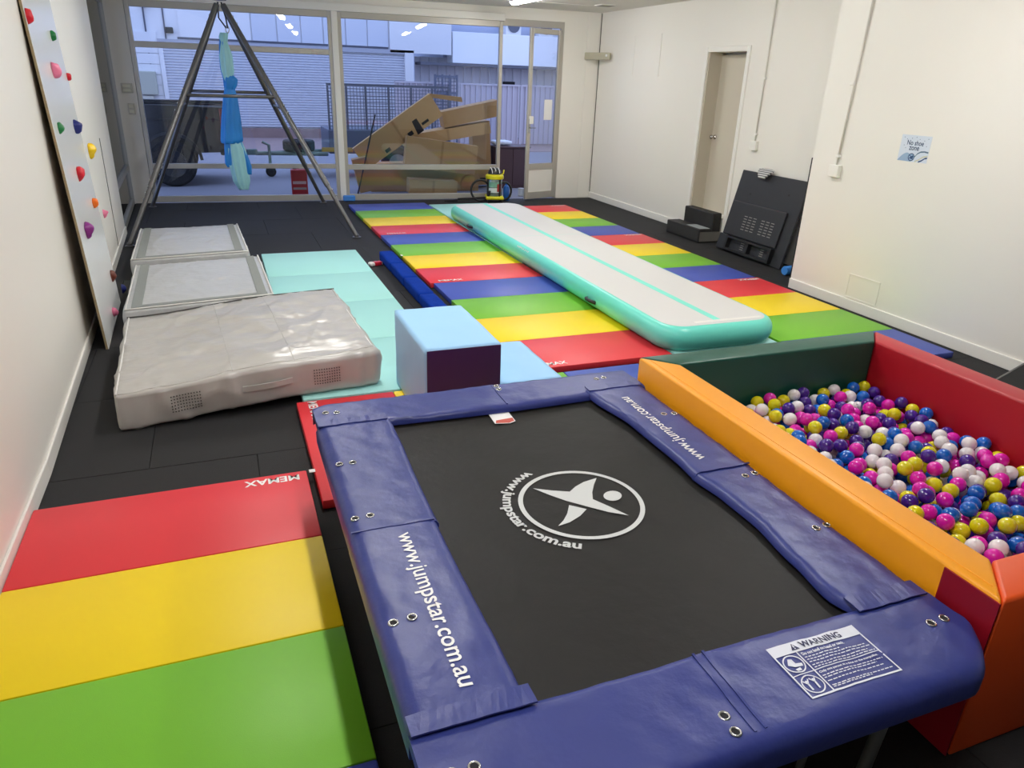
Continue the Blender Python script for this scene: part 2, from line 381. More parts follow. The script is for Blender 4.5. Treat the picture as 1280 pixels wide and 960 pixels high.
# ================================================================== MATS
def pr(p):
    v = Vector(p)-CAM; return 640+FPX*v.dot(rt)/v.dot(fw), 480-FPX*v.dot(up)/v.dot(fw)
def soft_box(dx, dy, dz, r, n, disp=None):
    """rounded box from (0,0,0) to (dx,dy,dz), subdivided n=(nx,ny,nz), optional displacement along normal"""
    D = (dx, dy, dz); bm = bmesh.new(); cache = {}
    def V_(i, j, k):
        if (i, j, k) in cache: return cache[(i, j, k)]
        p = Vector((dx*i/n[0], dy*j/n[1], dz*k/n[2]))
        q = Vector([min(max(p[a], r), D[a]-r) for a in range(3)]); d = p-q
        nn = d.normalized() if d.length > 1e-9 else Vector((0, 0, 1))
        # spread points near the edge so that they follow the rounding
        w = q + nn*r if d.length > 1e-9 else p
        if disp: w = w + nn*disp(w, nn)
        v = bm.verts.new(w); cache[(i, j, k)] = v; return v
    def face(a): 
        try: bm.faces.new([V_(*q) for q in a])
        except ValueError: pass
    for i in range(n[0]):
        for j in range(n[1]):
            for k in (0, n[2]): face([(i, j, k), (i+1, j, k), (i+1, j+1, k), (i, j+1, k)])
    for i in range(n[0]):
        for k in range(n[2]):
            for j in (0, n[1]): face([(i, j, k), (i+1, j, k), (i+1, j, k+1), (i, j, k+1)])
    for j in range(n[1]):
        for k in range(n[2]):
            for i in (0, n[0]): face([(i, j, k), (i, j+1, k), (i, j+1, k+1), (i, j, k+1)])
    return bm
TH = .05
def folding_mat(label, x0, y0, width, panels, plen, along, group=None, text=None, sgn=1, cat='mat'):
    """panels listed in the direction `along` ('y' far->near uses sgn=-1); (x0,y0) is the starting corner"""
    t = thing('folding_mat', label, cat, (x0, y0, 0), 0, group)
    for i, c in enumerate(panels):
        a, b = sgn*(i*plen+.0015), sgn*((i+1)*plen-.0015)
        a, b = min(a, b), max(a, b)
        bm = box(0, width, a, b, .001, TH, bev=.007) if along == 'y' else box(a, b, -width if sgn > 0 else 0, 0 if sgn > 0 else width, .001, TH, bev=.007)
        p = obj('panel', bm, vin[c], t, smooth='auto')
        if text and c == 'red':
            (ox, oy), ex, ey, w, h = text
            base = (ox, oy)
            obj('lettering', fit_text('MEMAX', w, h, (ox, (min(a, b) if along == 'y' else 0)+oy, TH+.0012), ex, ey, .025), white_print, p)
    return t
far_order = ['blue', 'green', 'yellow', 'red']
Ltxt = ((.10, .035), (1, 0, 0), (0, 1, 0), .25, .055)
for lab, x, y in (('striped four colour folding mat by the window end, blue panel facing the glass', 1.80, 11.55), ('middle striped folding mat beside the navy balance beam', 1.805, 9.15), ('striped folding mat between the foam steps and the inflatable track', 1.835, 6.745)):
    folding_mat(lab, x, y, 1.2, far_order, .6, 'y', 'striped mats left of the inflatable track', Ltxt, -1)
Rtxt = ((1.16, .565), (-1, 0, 0), (0, -1, 0), .25, .055)
for lab, x, y in (('striped folding mat right of the track, red panel nearest the entrance door', 4.015, 10.97), ('middle striped folding mat right of the track opposite the black steps', 4.03, 8.555), ('striped folding mat right of the track beside the low wall panel', 4.05, 6.155)):
    folding_mat(lab, x, y, 1.2, far_order[::-1], .6, 'y', 'striped mats right of the inflatable track', Rtxt, -1)
folding_mat('red yellow and green folding mat beside the white left wall', -.957, 3.385, 1.2, far_order[::-1], .602, 'y', None, ((1.16, .565), (-1, 0, 0), (0, -1, 0), .26, .055), -1)
m4 = folding_mat('striped folding mat lying crosswise under the trampoline corner', .28, 4.245, 1.185, far_order[::-1], .6, 'x', None, ((.065, -.02), (0, -1, 0), (1, 0, 0), .25, .055), 1)
tag(obj('mat_tag', box(.255, .285, 3.345, 3.375, TH+.001, TH+.004), white_print), 'small white fabric tag between two red mat panels', 'tag')
folding_mat('pale mint folding mat beside the grey crash mats', .325, 8.39, 1.035, ['mint']*4, 1.03, 'y', None, None, -1)
folding_mat('pale mint folding mat under the far end of the inflatable track', 3.02, 11.35, .985, ['mint']*4, 1.0, 'y', None, None, -1)
folding_mat('pale mint folding mat under the near end of the inflatable track', 3.055, 7.33, .96, ['mint']*3, 1.0, 'y', None, None, -1)

# ---- inflatable track
t = thing('inflatable_track', 'long inflatable tumbling track with grey top and mint sides', 'air track', (3.51, 7.26, TH+.001), math.radians(-.35))
HW, HL, TT = .545, 2.95, .19
def rrect(hw, hl, r, n=8):
    out = []
    for cx, cy, a in ((hw-r, hl-r, 0), (-hw+r, hl-r, PI/2), (-hw+r, -hl+r, PI), (hw-r, -hl+r, 1.5*PI)):
        out += arc((cx, cy), r, a, a+PI/2, n)
    return out
rings = []
for i in range(13):
    a = -PI/2 + PI*i/12; ins = (1-math.cos(a))*.075; z = TT/2 + TT/2*math.sin(a)
    rings.append([(x, y, z) for x, y in rrect(HW-ins, HL-ins, .24-ins)])
mintv = mat('track_mint', (112, 226, 208), .3, bump=.25, bscale=9, var=.05)
obj('body', loft(rings), mintv, t, smooth=True)
top_m = mat('track_grey', (216, 215, 214), .5, bump=.04, bscale=200)
obj('top_sheet', poly([(x, y, TT-.001) for x, y in rrect(HW-.075, HL-.075, .165)], h=.0025), top_m, t)
obj('centre_stripe', box(-.032, .032, -HL+.15, HL-.09, TT+.0015, TT+.0025), mat('stripe_mint', (130, 232, 214), .45), t)
for y in (-HL+.16,): obj('end_strip', box(-.22, .40, y-.04, y+.0, TT+.0016, TT+.003), mat('strip_white', (232, 230, 226), .5), t)
obj('seam', box(-HW+.09, HW-.09, .55, .56, TT+.0014, TT+.002), mat('stripe_pale', (190, 222, 214), .5), t)
for sx, yy in ((-1, -1.70), (-1, 1.83), (1, -1.70), (1, 1.83)):
    k = bmesh.new(); add_tube(k, [(sx*(HW-.006), yy-.085, .075), (sx*(HW+.016), yy-.065, .08), (sx*(HW+.03), yy-.03, .082), (sx*(HW+.03), yy+.03, .082), (sx*(HW+.016), yy+.065, .08), (sx*(HW-.006), yy+.085, .075)], .016, 8)
    obj('handle', k, black_plastic, t, smooth=True)
obj('lettering', fit_text('MEMAX', .34, .05, (-HW+.0085, .19, TT*.68), (0, -1, 0), (.35, 0, .9), .03, None), white_print, t)

# ---- navy balance beam
navy = mat('navy_suede', (10, 52, 150), .9, bump=.4, bscale=60, var=.25, vscale=14, spec=.1)
t = thing('balance_beam', 'folded navy suede balance beam beside the striped mats', 'beam', (1.63, 6.83, 0))
for i in range(4): obj('segment', soft_box(.15, .592, .105, .018, (8, 16, 6), lambda p, n: .002*noise.noise(p*18)), navy, t, smooth=True, loc=(-.075, -1.2+i*.6, .001))
# packet
t = thing('snack_packet', 'small red and white packet on the black floor beside the beam', 'packet', (1.47, 7.79, 0), .35)
obj('wrapper', soft_box(.15, .075, .04, .014, (10, 6, 4), lambda p, n: .003*noise.noise(p*40)), mat('packet_white', (235, 228, 226), .35), t, smooth=True, loc=(-.075, -.037, .001))
obj('red_band', box(-.03, .065, -.0385, .02, .002, .0425, bev=.008), mat('packet_red', (190, 30, 50), .35), t)
tag(obj('mat_tag', box(1.79, 1.815, 7.95, 8.0, TH+.001, TH+.004), white_print), 'tiny white tag on the edge of the middle striped mat', 'tag')

# ---- foam steps
lblue = mat('foam_lightblue', (158, 206, 246), .55, bump=.12, bscale=12, var=.02)
purple = mat('foam_purple', (70, 30, 88), .5, bump=.08, bscale=20)
t = thing('foam_steps', 'light blue foam step block with purple front beside the trampoline', 'foam block', (.93, 3.6, TH+.003))
obj('tall_block', soft_box(.442, .775, .50, .012, (18, 24, 16), lambda p, n: .0025*noise.noise(p*7)), lblue, t, smooth=True)
obj('low_block', soft_box(.425, .70, .215, .012, (16, 22, 8), lambda p, n: .0025*noise.noise(p*7+Vector((4, 1, 0)))), lblue, t, smooth=True, loc=(.445, .07, 0))
obj('front_panel', soft_box(.429, .006, .487, .0025, (8, 2, 8)), purple, t, loc=(.0065, -.0075, .006))
obj('front_panel', soft_box(.412, .006, .20, .0025, (8, 2, 8)), purple, t, loc=(.4515, .0625, .007))

# ---- grey crash mats
grey = mat('grey_vinyl', (186, 183, 179), .3, bump=.75, bscale=3.0, var=.03, spec=.5, stretch=(1, 1.8, 1), detail=2.5, bdist=.045)
grey2 = mat('grey_vinyl_top', (192, 193, 194), .34, bump=.7, bscale=6, var=.02, detail=3, bdist=.025)
piping = mat('white_piping', (228, 226, 222), .5)
velcro = mat('grey_velcro', (140, 144, 142), .9, bump=.3, bscale=300)
def crash_mat(label, NL, NR, FR, FL, h, m, amp, seed, group, lift=0):
    NL, NR, FR, FL = [Vector(q+(0,)) for q in (NL, NR, FR, FL)]; c = (NL+NR+FR+FL)/4
    t = thing('crash_mat', label, 'crash mat', tuple(c), 0, group)
    w, d = (NR-NL).length, (FL-NL).length; sd = Vector((seed, seed*1.7, 0))
    def disp(p, n):
        q = p*1.0+sd
        rg = 1-abs(noise.noise(Vector((q.x*3+q.y*1.6, q.y*2.2-q.x*.8, q.z*2))))*2
        edge = min(p.x, w-p.x, p.y, d-p.y)
        sag = -.012*max(0, 1-edge/.18) if n.z > .7 else .010*math.sin(PI*min(1, max(0, p.z/h)))
        wv = noise.noise(q*1.5)*1.2; r2 = 1-abs(noise.noise(Vector((q.x*4.5-q.y*1.2+wv, q.y*1.6+q.x*.9, 3+q.z))))*2.2
        return amp*(.9*noise.noise(q*2.4)+.6*max(0, rg)**3+.7*max(0, r2)**4+.3*noise.noise(q*8)) + sag
    def mp(p):
        a, b = p.x/w, p.y/d
        q = NL*(1-a)*(1-b)+NR*a*(1-b)+FR*a*b+FL*(1-a)*b - c
        f = min(1, max(0, (q.x+c.x+.66)/.96)); f = f*f*(3-2*f)*lift
        return Vector((q.x, q.y, max(p.z, .001)+f))
    bm = soft_box(w, d, h, .022, (64, 64, 12), disp)
    for v in bm.verts: v.co = mp(v.co)
    obj('body', bm, m, t, smooth=True)
    def front(x, z): return mp(Vector((x, -disp(Vector((x, 0, z)), Vector((0, -1, 0))), z)))
    def topz(x, y): return h+disp(Vector((x, y, h)), Vector((0, 0, 1)))
    return t, mp, w, d, front, topz
t, mp, w, d, front, topz = crash_mat('large wrinkled silver grey crash mat with carry handle', (-.69, 4.22), (.815, 4.38), (.765, 5.92), (-.745, 5.70), .235, grey, .017, 3.1, None, .058)
def edge_tube(t, mp, pts, r, m=piping, n='piping'):
    P_ = []
    for a, b in zip(pts[:-1], pts[1:]):
        P_ += [mp(Vector(a).lerp(Vector(b), i/12)) for i in range(12)]
    P_.append(mp(Vector(pts[-1]))); obj(n, tube(P_, r, 6), m, t, smooth=True)
hz = .229
edge_tube(t, mp, [(.012, .012, hz-.004), (.012, d-.012, hz)], .0055)
edge_tube(t, mp, [(w-.012, .012, hz), (w-.012, d-.012, hz)], .0045)
edge_tube(t, mp, [(.0, d-.012, hz+.002), (w, d-.012, hz+.002)], .006, mat('dark_zip', (70, 68, 66), .6), 'zip')
obj('seam', tube([mp(Vector((.02+(w-.04)*i/40, .03, topz(.02+(w-.04)*i/40, .03)))) for i in range(41)], .004, 6), grey, t, smooth=True)
for u in (.42, .66): obj('seam', tube([mp(Vector((w*(u-.03*i/30), .02+(d-.04)*i/30, topz(w*(u-.03*i/30), .02+(d-.04)*i/30)))) for i in range(31)], .0026, 6), grey, t, smooth=True)
hb = bmesh.new()
add_loft(hb, [[front(w*.45+.29*i/10, zz)+Vector((0, -.002-.018*math.sin(PI*i/10)-yq, 0)) for zz, yq in ((.135, 0), (.10, 0), (.10, .006), (.135, .006))] for i in range(11)])
obj('carry_handle', hb, grey, t, smooth='auto')
for u0 in (.19, .73):
    k = bmesh.new()
    for i in range(11):
        for j in range(6):
            p = front(w*u0+i*.0155, .07+j*.018); add_box(k, p.x-.003, p.x+.003, p.y-.005, p.y+.01, p.z-.003, p.z+.003)
    tag(obj('vent_holes', k, mat('vent_dark', (70, 68, 66), .8), t), kind='stuff')
grp = None
for lab, q, sd in (('grey crash mat section with velcro strips, middle one behind the large mat', ((-.80, 6.02), (.31, 6.20), (.272, 7.68), (-.835, 7.50)), 5.3),
                   ('grey crash mat section with velcro strips lying nearest the aerial rig', ((-.895, 7.74), (.188, 7.90), (.133, 9.43), (-.925, 9.33)), 9.9)):
    t, mp, w, d, front, topz = crash_mat(lab, *q, .20, grey2, .006, sd, grp)
    for a in (.05, w-.13):
        k = bmesh.new()
        add_loft(k, [[mp(Vector((a+q, .05+(d-.1)*i/20, zq))) for q, zq in ((0, .207), (.075, .207), (.075, .1985), (0, .1985))] for i in range(21)])
        obj('velcro_strip', k, velcro, t)
    k = bmesh.new(); add_loft(k, [[mp(Vector((.05+(w-.1)*i/20, q, zq))) for q, zq in ((.014, .205), (.06, .207), (.06, .1985), (.014, .1965))] for i in range(21)])
    obj('velcro_strip', k, velcro, t)
    edge_tube(t, mp, [(w-.01, .0, .195), (w-.01, d, .195)], .008); edge_tube(t, mp, [(0, .004, .195), (w, .004, .195)], .008); edge_tube(t, mp, [(.01, 0, .195), (.01, d, .195)], .006)

# ================================================================== CLIMBING BOARD
bt = thing('climbing_board', 'white plywood climbing board with coloured holds leaning on the wall', 'climbing wall', (-.917, 6.32, 0), math.atan(.030))
LEAN = .0465
def bx_(y, z): return -.917 - .030*(y-6.32) - LEAN*z
k = bmesh.new()
add_loft(k, [[(-.0, -.62, .002), (-.0, .63, .002), (-.0-LEAN*2.42, .63, 2.42), (-.0-LEAN*2.42, -.62, 2.42)], [(-.004, -.62, .002), (-.004, .63, .002), (-.004-LEAN*2.42, .63, 2.42), (-.004-LEAN*2.42, -.62, 2.42)]])
obj('face_sheet', k, mat('board_white', (232, 234, 234), .22), bt)
k = bmesh.new()
add_loft(k, [[(-.0045, -.62, .002), (-.0045, .63, .002), (-.0045-LEAN*2.42, .63, 2.42), (-.0045-LEAN*2.42, -.62, 2.42)], [(-.019, -.62, .002), (-.019, .63, .002), (-.019-LEAN*2.42, .63, 2.42), (-.019-LEAN*2.42, -.62, 2.42)]])
obj('plywood_backing', k, mat('plywood', (150, 132, 100), .7, var=.2, vscale=30, bump=.2), bt)
HOLDS = [(33, 20, 'red', .085, .6), (64, 45, 'green', .07, .7), (66, 88, 'pink', .105, .8), (84, 96, 'red', .06, .7), (73, 160, 'green', .07, .7), (93, 159, 'navy', .10, .75),
         (111, 189, 'yellow', .115, .8), (97, 217, 'red', .095, .9), (116, 254, 'orange', .075, .8), (129, 267, 'pink', .07, .7), (107, 288, 'purple', .105, .8),
         (139, 345, 'brown', .085, .9), (152, 361, 'navy', .075, .8), (141, 390, 'pink', .075, .9)]
HC = dict(red=(214, 24, 46), green=(10, 120, 60), pink=(246, 130, 168), navy=(34, 44, 120), yellow=(248, 204, 10), orange=(250, 116, 20), purple=(134, 36, 130), brown=(112, 54, 38))
for i, (x, y, c, s, asp) in enumerate(HOLDS):
    s *= .66
    p = Vector((-.9, 6.3, 1))
    for _ in range(8): p = onx(x, y, bx_(p.y, p.z))
    k = bmesh.new(); bmesh.ops.create_icosphere(k, subdivisions=3, radius=1)
    for v in k.verts:
        q = v.co.copy(); f = 1+.28*noise.noise(q*1.3+Vector((i*3.1, 0, 0)))+.10*noise.noise(q*3+Vector((0, i*2., 0)))
        taper = 1+.35*q.z
        v.co = Vector((max(q.x, 0)*s*.75*f*(1+.4*q.z*.5), q.y*s*asp*.72*f*taper, q.z*s*.78*f))
    bmesh.ops.transform(k, matrix=Matrix.Translation(Vector((.0005-LEAN*p.z, p.y-6.32, p.z))), verts=k.verts)
    h = obj('climbing_hold', k, mat('hold_'+c, HC[c], .38, bump=.15, bscale=60), bt, smooth=True); h['label'] = c+' resin climbing hold'

# ================================================================== AERIAL RIG
rig_m = mat('rig_steel', (104, 104, 106), .35, metal=.55, var=.08, vscale=20)
AP = Vector((.225, 10.7, 2.72)); feet = {'fr': Vector((1.529, 9.289, .02)), 'rr': Vector((1.487, 12.08, .02)), 'fl': Vector((-1.055, 9.31, .02)), 'rl': Vector((-.98, 12.06, .02))}
t = thing('aerial_rig', 'dark steel four legged aerial rig standing by the window', 'rig', (AP.x, AP.y, 0)); O = Vector((AP.x, AP.y, 0))
def legpt(f, z): return f + (AP+(f-AP)*.03-f)*(z-f.z)/(AP.z-f.z)
for n_, f in feet.items():
    top = AP + (f-AP)*.03; j = legpt(f, .62); j2 = legpt(f, 1.55)
    l = obj('leg', tube([f-O, j-O, j-O+(top-j)*.001, top-O], [.027, .027, .034, .034], 12), rig_m, t, smooth='auto')
    obj('foot_plate', lathe([(0, 0), (.055, 0), (.055, .01), (.03, .016), (.03, .04), (0, .042)], 14, tuple(Vector((f.x, f.y, .001))-O)), rig_m, t)
    for zz in (.5, .57, .64, .71, 1.48, 1.56, 1.64, 1.72, 2.5, 2.58):
        p = legpt(f, zz)-O; dirc = (CAM-legpt(f, zz)); dirc.z = 0; dirc.normalize()
        side = Vector((1 if f.x > 0 else -1, -.6, .4)).normalized()
        k = bmesh.new(); bmesh.ops.create_icosphere(k, subdivisions=1, radius=.013); bmesh.ops.transform(k, matrix=Matrix.Translation(p+side*.034), verts=k.verts); obj('bolt', k, steel, l)
def zfor(f, ypx):
    lo, hi = .3, 2.6
    for _ in range(40):
        m_ = (lo+hi)/2
        if pr(legpt(f, m_))[1] > ypx: lo = m_
        else: hi = m_
    return lo
for a, b, yy in (('fl', 'fr', 120.5), ('rl', 'rr', 115)):
    z = zfor(feet[b], yy+1); obj('crossbar', tube([legpt(feet[a], z)-O, legpt(feet[b], z)-O], .02, 10), rig_m, t, smooth=True)
for a, b in (('fl', 'rl'), ('fr', 'rr')):
    z = 1.52; obj('crossbar', tube([legpt(feet[a], z)-O, legpt(feet[b], z)-O], .016, 10), rig_m, t, smooth=True)
k = bmesh.new(); add_lathe(k, [(0, -.03), (.08, -.03), (.09, 0), (.07, .05), (0, .06)], 16, tuple(AP-O)); obj('apex_hub', k, rig_m, t, smooth='auto')
# carabiner and silk
top = ony(281, 42, 10.7); cx0 = AP-Vector((0, 0, .03))
t = thing('carabiner_strap', 'steel carabiner and black strap hanging from the rig apex', 'carabiner', (AP.x, AP.y, AP.z-.048))
k = bmesh.new(); zt = top.z-AP.z+.048
add_tube(k, [(-.02, 0, .0), (-.028, 0, zt*.5), (.05, .0, zt+.06)], .009, 8); add_tube(k, [(.02, 0, 0), (.055, 0, zt*.5), (.065, 0, zt+.06)], .009, 8)
obj('strap', k, mat('strap_black', (50, 50, 54), .6), t, smooth=True)
k = tube([(.058+.02*math.cos(a), 0, zt+.05+.04*math.sin(a)) for a in [2*PI*i/16 for i in range(16)]], .006, 6, closed=True); obj('carabiner', k, steel, t, smooth=True)
teal = mat('silk_teal', (150, 206, 220), .55, bump=.2, bscale=30, stretch=(6, 6, .6)); azure = mat('silk_blue', (28, 128, 214), .5, bump=.2, bscale=30, stretch=(6, 6, .6))
sk = thing('aerial_silk', 'knotted blue and teal aerial silk hammock hanging from the rig', 'aerial silk', tuple(Vector((top.x, 10.7, .42))))
SO = Vector((top.x, 10.7, .42))
def silk(name, m, path, folds, amp, seed):
    """path: (px, py, half width px); pleated closed section lofted down the pixel path at the silk's distance"""
    rings = []
    for i in range(len(path)-1):
        for s_ in range(6 if i < len(path)-2 else 7):
            f = s_/6; a, b = path[i], path[i+1]; X, Y, HWp = [a[q]+(b[q]-a[q])*f for q in range(3)]
            c = ony(X, Y, 10.7); w_ = HWp*11.2/FPX
            rings.append([Vector((c.x, c.y, c.z))-SO + Vector((w_*math.cos(th)*(1+amp*math.sin(folds*th+seed+.15*i)), w_*.6*math.sin(th)*(1+amp*math.sin(folds*th+seed)), .004*math.sin(folds*th))) for th in [2*PI*q/36 for q in range(36)]])
    return obj(name, loft(rings), m, sk, smooth=True)
silk('upper_loop', teal, [(280, 41, 3.5), (279, 47, 4), (280, 53, 3), (282, 70, 6), (284, 88, 6), (286, 104, 3.5)], 7, .16, .4)
silk('upper_fold', azure, [(277.5, 44, 2), (277, 60, 2.5), (279, 85, 3), (284, 104, 3)], 5, .2, 1.1)
silk('knot', azure, [(286, 93, 3), (288, 99, 6.5), (288, 106, 6), (287, 112, 4.5)], 6, .14, 2.2)
silk('blue_drape', azure, [(287, 110, 4.5), (288, 122, 6.5), (289, 150, 9), (290, 176, 10.5), (289, 179, 9)], 8, .12, .2)
silk('blue_tail', azure, [(285.5, 150, 4.5), (286, 180, 4.5), (287, 205, 4.5), (288, 209, 3)], 5, .15, .9)
silk('teal_tail', teal, [(291, 160, 3), (292, 174, 6), (295, 186, 8.5), (298, 205, 9), (302, 226, 8), (305, 237, 4.5)], 9, .16, 1.7)
silk('blue_tail', azure, [(295, 165, 2), (303, 190, 3.5), (309, 208, 4), (312, 218, 2)], 5, .2, .3)

# ================================================================== TRAMPOLINE
TX0, TX1, TY0, TY1, PZ = .265, 1.90, .925, 3.19, .50
tr = thing('trampoline', 'rectangular trampoline with black bed and blue safety pads', 'trampoline', (1.08, 2.06, 0)); TO = Vector((1.08, 2.06, 0))
padm = mat('pad_blue', (46, 57, 128), .38, bump=.6, bscale=9, var=.05, vscale=4, detail=5)
def padh(x, y):                       # height of pad tops
    q = Vector((x, y, 0))
    return PZ + .0035*noise.noise(q*5) + .0035*max(0, 1-abs(noise.noise(Vector((x*9+y*4, y*7-x*3, 2))))*3)
def pad(name, axis, s0, s1, inner, outer, ns, drop0=0, drop1=0, zoff=0):
    """axis 'y': runs along y from s0 to s1 with inner(s)/outer(s) x coordinates; 'x': swapped"""
    rings = []
    for i in range(ns+1):
        s = s0+(s1-s0)*i/ns; a, b = inner(s), outer(s); sg = 1 if b > a else -1; wd = abs(b-a)
        sec = [(0, -.03), (.002, -.016), (.012, -.004)] + [(.03+(wd-.075)*j/10, 0) for j in range(11)] + [(wd-.025, -.004), (wd-.01, -.014), (wd, -.035), (wd, -.085), (wd-.008, -.088), (wd-.02, -.045)] + [(wd-.05-(wd-.075)*j/5, -.033) for j in range(6)]
        ring = []
        for o_, dz in sec:
            c = a+sg*o_; x, y = (c, s) if axis == 'y' else (s, c)
            z = (padh(x, y) if dz > -.03 else PZ) + dz + zoff
            ring.append(Vector((x, y, z))-TO)
        rings.append(ring)
    return obj(name, loft(rings), padm, tr, smooth='auto')
def near_outer(x):
    c = 0.0
    if x > 1.74: c = .13*((x-1.74)/.16)**2
    if x < .34: c = max(c, .05*((.34-x)/.075)**2)
    return TY0+c
def far_outer(x):
    c = 0.0
    if x < .36: c = .05*((.36-x)/.095)**2
    return TY1-c
RI = [(1.15, 1.618), (1.224, 1.623), (1.32, 1.597), (1.504, 1.618), (1.743, 1.644), (1.903, 1.64), (2.079, 1.62), (2.214, 1.629), (2.571, 1.624), (2.884, 1.579), (3.0, 1.57)]
def rin(y):
    for (a, u), (b, v) in zip(RI[:-1], RI[1:]):
        if a <= y <= b: f = (y-a)/(b-a); f = f*f*(3-2*f); return u+(v-u)*f
    return RI[0][1] if y < RI[0][0] else RI[-1][1]
near = pad('safety_pad', 'x', TX0, TX1, lambda s: 1.245+.004*math.sin(s*6), near_outer, 60)
far = pad('safety_pad', 'x', TX0+.01, TX1, lambda s: 2.905+.01*math.sin(s*4), far_outer, 60)
lf1 = pad('safety_pad', 'y', 2.075, 2.95, lambda s: .585+.008*math.sin(s*5), lambda s: TX0+.002, 30, zoff=.003)
lf2 = pad('safety_pad', 'y', 1.232, 2.09, lambda s: .568+.003*math.sin(s*6), lambda s: TX0, 30, zoff=.008)
rg1 = pad('safety_pad', 'y', 2.07, 2.955, rin, lambda s: TX1-.004, 34, zoff=.008)
rg2 = pad('safety_pad', 'y', 1.232, 2.085, rin, lambda s: TX1-.002, 34, zoff=.004)
def tp(x, y, dz): return Vector((x, y, padh(x, y)+dz))-TO
def strip(name, x0, x1, y0, y1, dz, parent, m=padm, th=.005):
    k = bmesh.new(); n_ = 16
    long_x = abs(x1-x0) > abs(y1-y0)
    R = []
    for i in range(n_+1):
        f = i/n_
        if long_x: x = x0+(x1-x0)*f; R.append([tp(x, y0, dz), tp(x, y1, dz), tp(x, y1, dz-th), tp(x, y0, dz-th)])
        else: y = y0+(y1-y0)*f; R.append([tp(x0, y, dz), tp(x1, y, dz), tp(x1, y, dz-th), tp(x0, y, dz-th)])
    return obj(name, loft(R), m, parent)
strip('hem_flap', .268, .585, 1.215, 1.28, .0125, lf2); strip('hem_flap', 1.615, 1.885, 1.215, 1.28, .009, rg2)
strip('hem_flap', .275, .575, 2.915, 2.97, .008, lf1); strip('hem_flap', 1.585, 1.88, 2.925, 2.98, .0125, rg1)
strip('seam', .275, .56, 2.073, 2.079, .0105, lf2); strip('seam', 1.645, 1.88, 2.066, 2.072, .0105, rg1)
strip('seam', 1.045, 1.052, .97, 1.235, .003, near); strip('seam', 1.075, 1.082, .97, 1.235, .003, near); strip('seam', 1.145, 1.152, 2.92, 3.15, .003, far)
def eyelet(x, y, parent, dz):
    p = tp(x, y, dz); n_ = 18
    k = tube([p+Vector((.0125*math.cos(2*PI*i/n_), .0125*math.sin(2*PI*i/n_), .0005)) for i in range(n_)], .0036, 6, closed=True); o_ = obj('eyelet', k, steel, parent, smooth=True)
    k = bmesh.new(); add_poly(k, [p+Vector((.010*math.cos(2*PI*i/14), .010*math.sin(2*PI*i/14), -.0005)) for i in range(14)], h=.0015); obj('eyelet_hole', k, mat('hole_dark', (24, 24, 28), .8), parent)
for x, y, pa, dz in ((.325, 3.06, far, 0), (.374, 3.055, far, 0), (.311, 2.565, lf1, .003), (.363, 2.568, lf1, .003), (.303, 2.167, lf1, .003), (.356, 2.17, lf1, .003), (.313, 1.609, lf2, .008), (.368, 1.614, lf2, .008),
                     (1.005, 1.035, near, 0), (1.0, .984, near, 0), (1.785, 1.114, near, 0), (1.838, 1.116, near, 0), (1.81, 1.61, rg2, .004), (1.862, 1.615, rg2, .004), (1.805, 1.995, rg2, .004), (1.855, 2.0, rg2, .004),
                     (1.80, 2.586, rg1, .008), (1.845, 2.57, rg1, .008), (1.172, 3.135, far, 0), (1.166, 3.09, far, 0), (.383, 1.10, near, 0), (.33, 1.10, near, 0), (1.70, 3.075, far, 0), (1.745, 3.08, far, 0)):
    eyelet(x, y, pa, dz)
L_ = lambda dz: (lambda x, y: padh(x, y)+dz)
k = fit_text('www.jumpstar.com.au', .70, .068, (.400, 2.022, 0), (0, -1, 0), (1, 0, 0), .012, L_(.0102)); bmesh.ops.translate(k, vec=-TO, verts=k.verts); obj('lettering', k, white_print, lf2)
k = fit_text('www.jumpstar.com.au', .655, .066, (1.752, 2.155, 0), (0, 1, 0), (-1, 0, 0), .012, L_(.0102)); bmesh.ops.translate(k, vec=-TO, verts=k.verts); obj('lettering', k, white_print, rg1)
# warning label on the near pad
LX0, LX1, LY0, LY1 = 1.249, 1.553, 1.003, 1.184; lw, lh = LX1-LX0, LY1-LY0
wt = mat('label_white', (222, 226, 238), .5)
def lpt(u, v, dz=.0022): x, y = LX0+u*lw, LY0+v*lh; return Vector((x, y, padh(x, y)+dz))-TO
lab = bmesh.new()
def lrect(u0, u1, v0, v1, dz=.0022, b=None):
    b = lab if b is None else b; n_ = max(1, int((u1-u0)*lw/.02))
    add_loft(b, [[lpt(u0+(u1-u0)*i/n_, v0, dz), lpt(u0+(u1-u0)*i/n_, v1, dz)] for i in range(n_+1)], closed=False)
lrect(0, 1, .80, 1); lrect(0, 1, 0, .03); lrect(0, .015, .03, .8); lrect(.985, 1, .03, .8); lrect(.235, .248, .03, .8); lrect(.015, .985, .415, .43)
for cy in (.615, .22):
    n_ = 24
    for i in range(n_):
        a, b_ = 2*PI*i/n_, 2*PI*(i+1)/n_
        add_poly(lab, [lpt(.125+r_*math.cos(q)*.1, cy+r_*math.sin(q)*.168) for r_, q in ((1, a), (1, b_), (.88, b_), (.88, a))])
add_poly(lab, [lpt(u, v) for u, v in ((.06, .62), (.10, .72), (.135, .70), (.14, .62), (.2, .60), (.19, .55), (.11, .56))])
add_poly(lab, [lpt(u, v) for u, v in ((.09, .52), (.15, .54), (.15, .49), (.10, .48))])
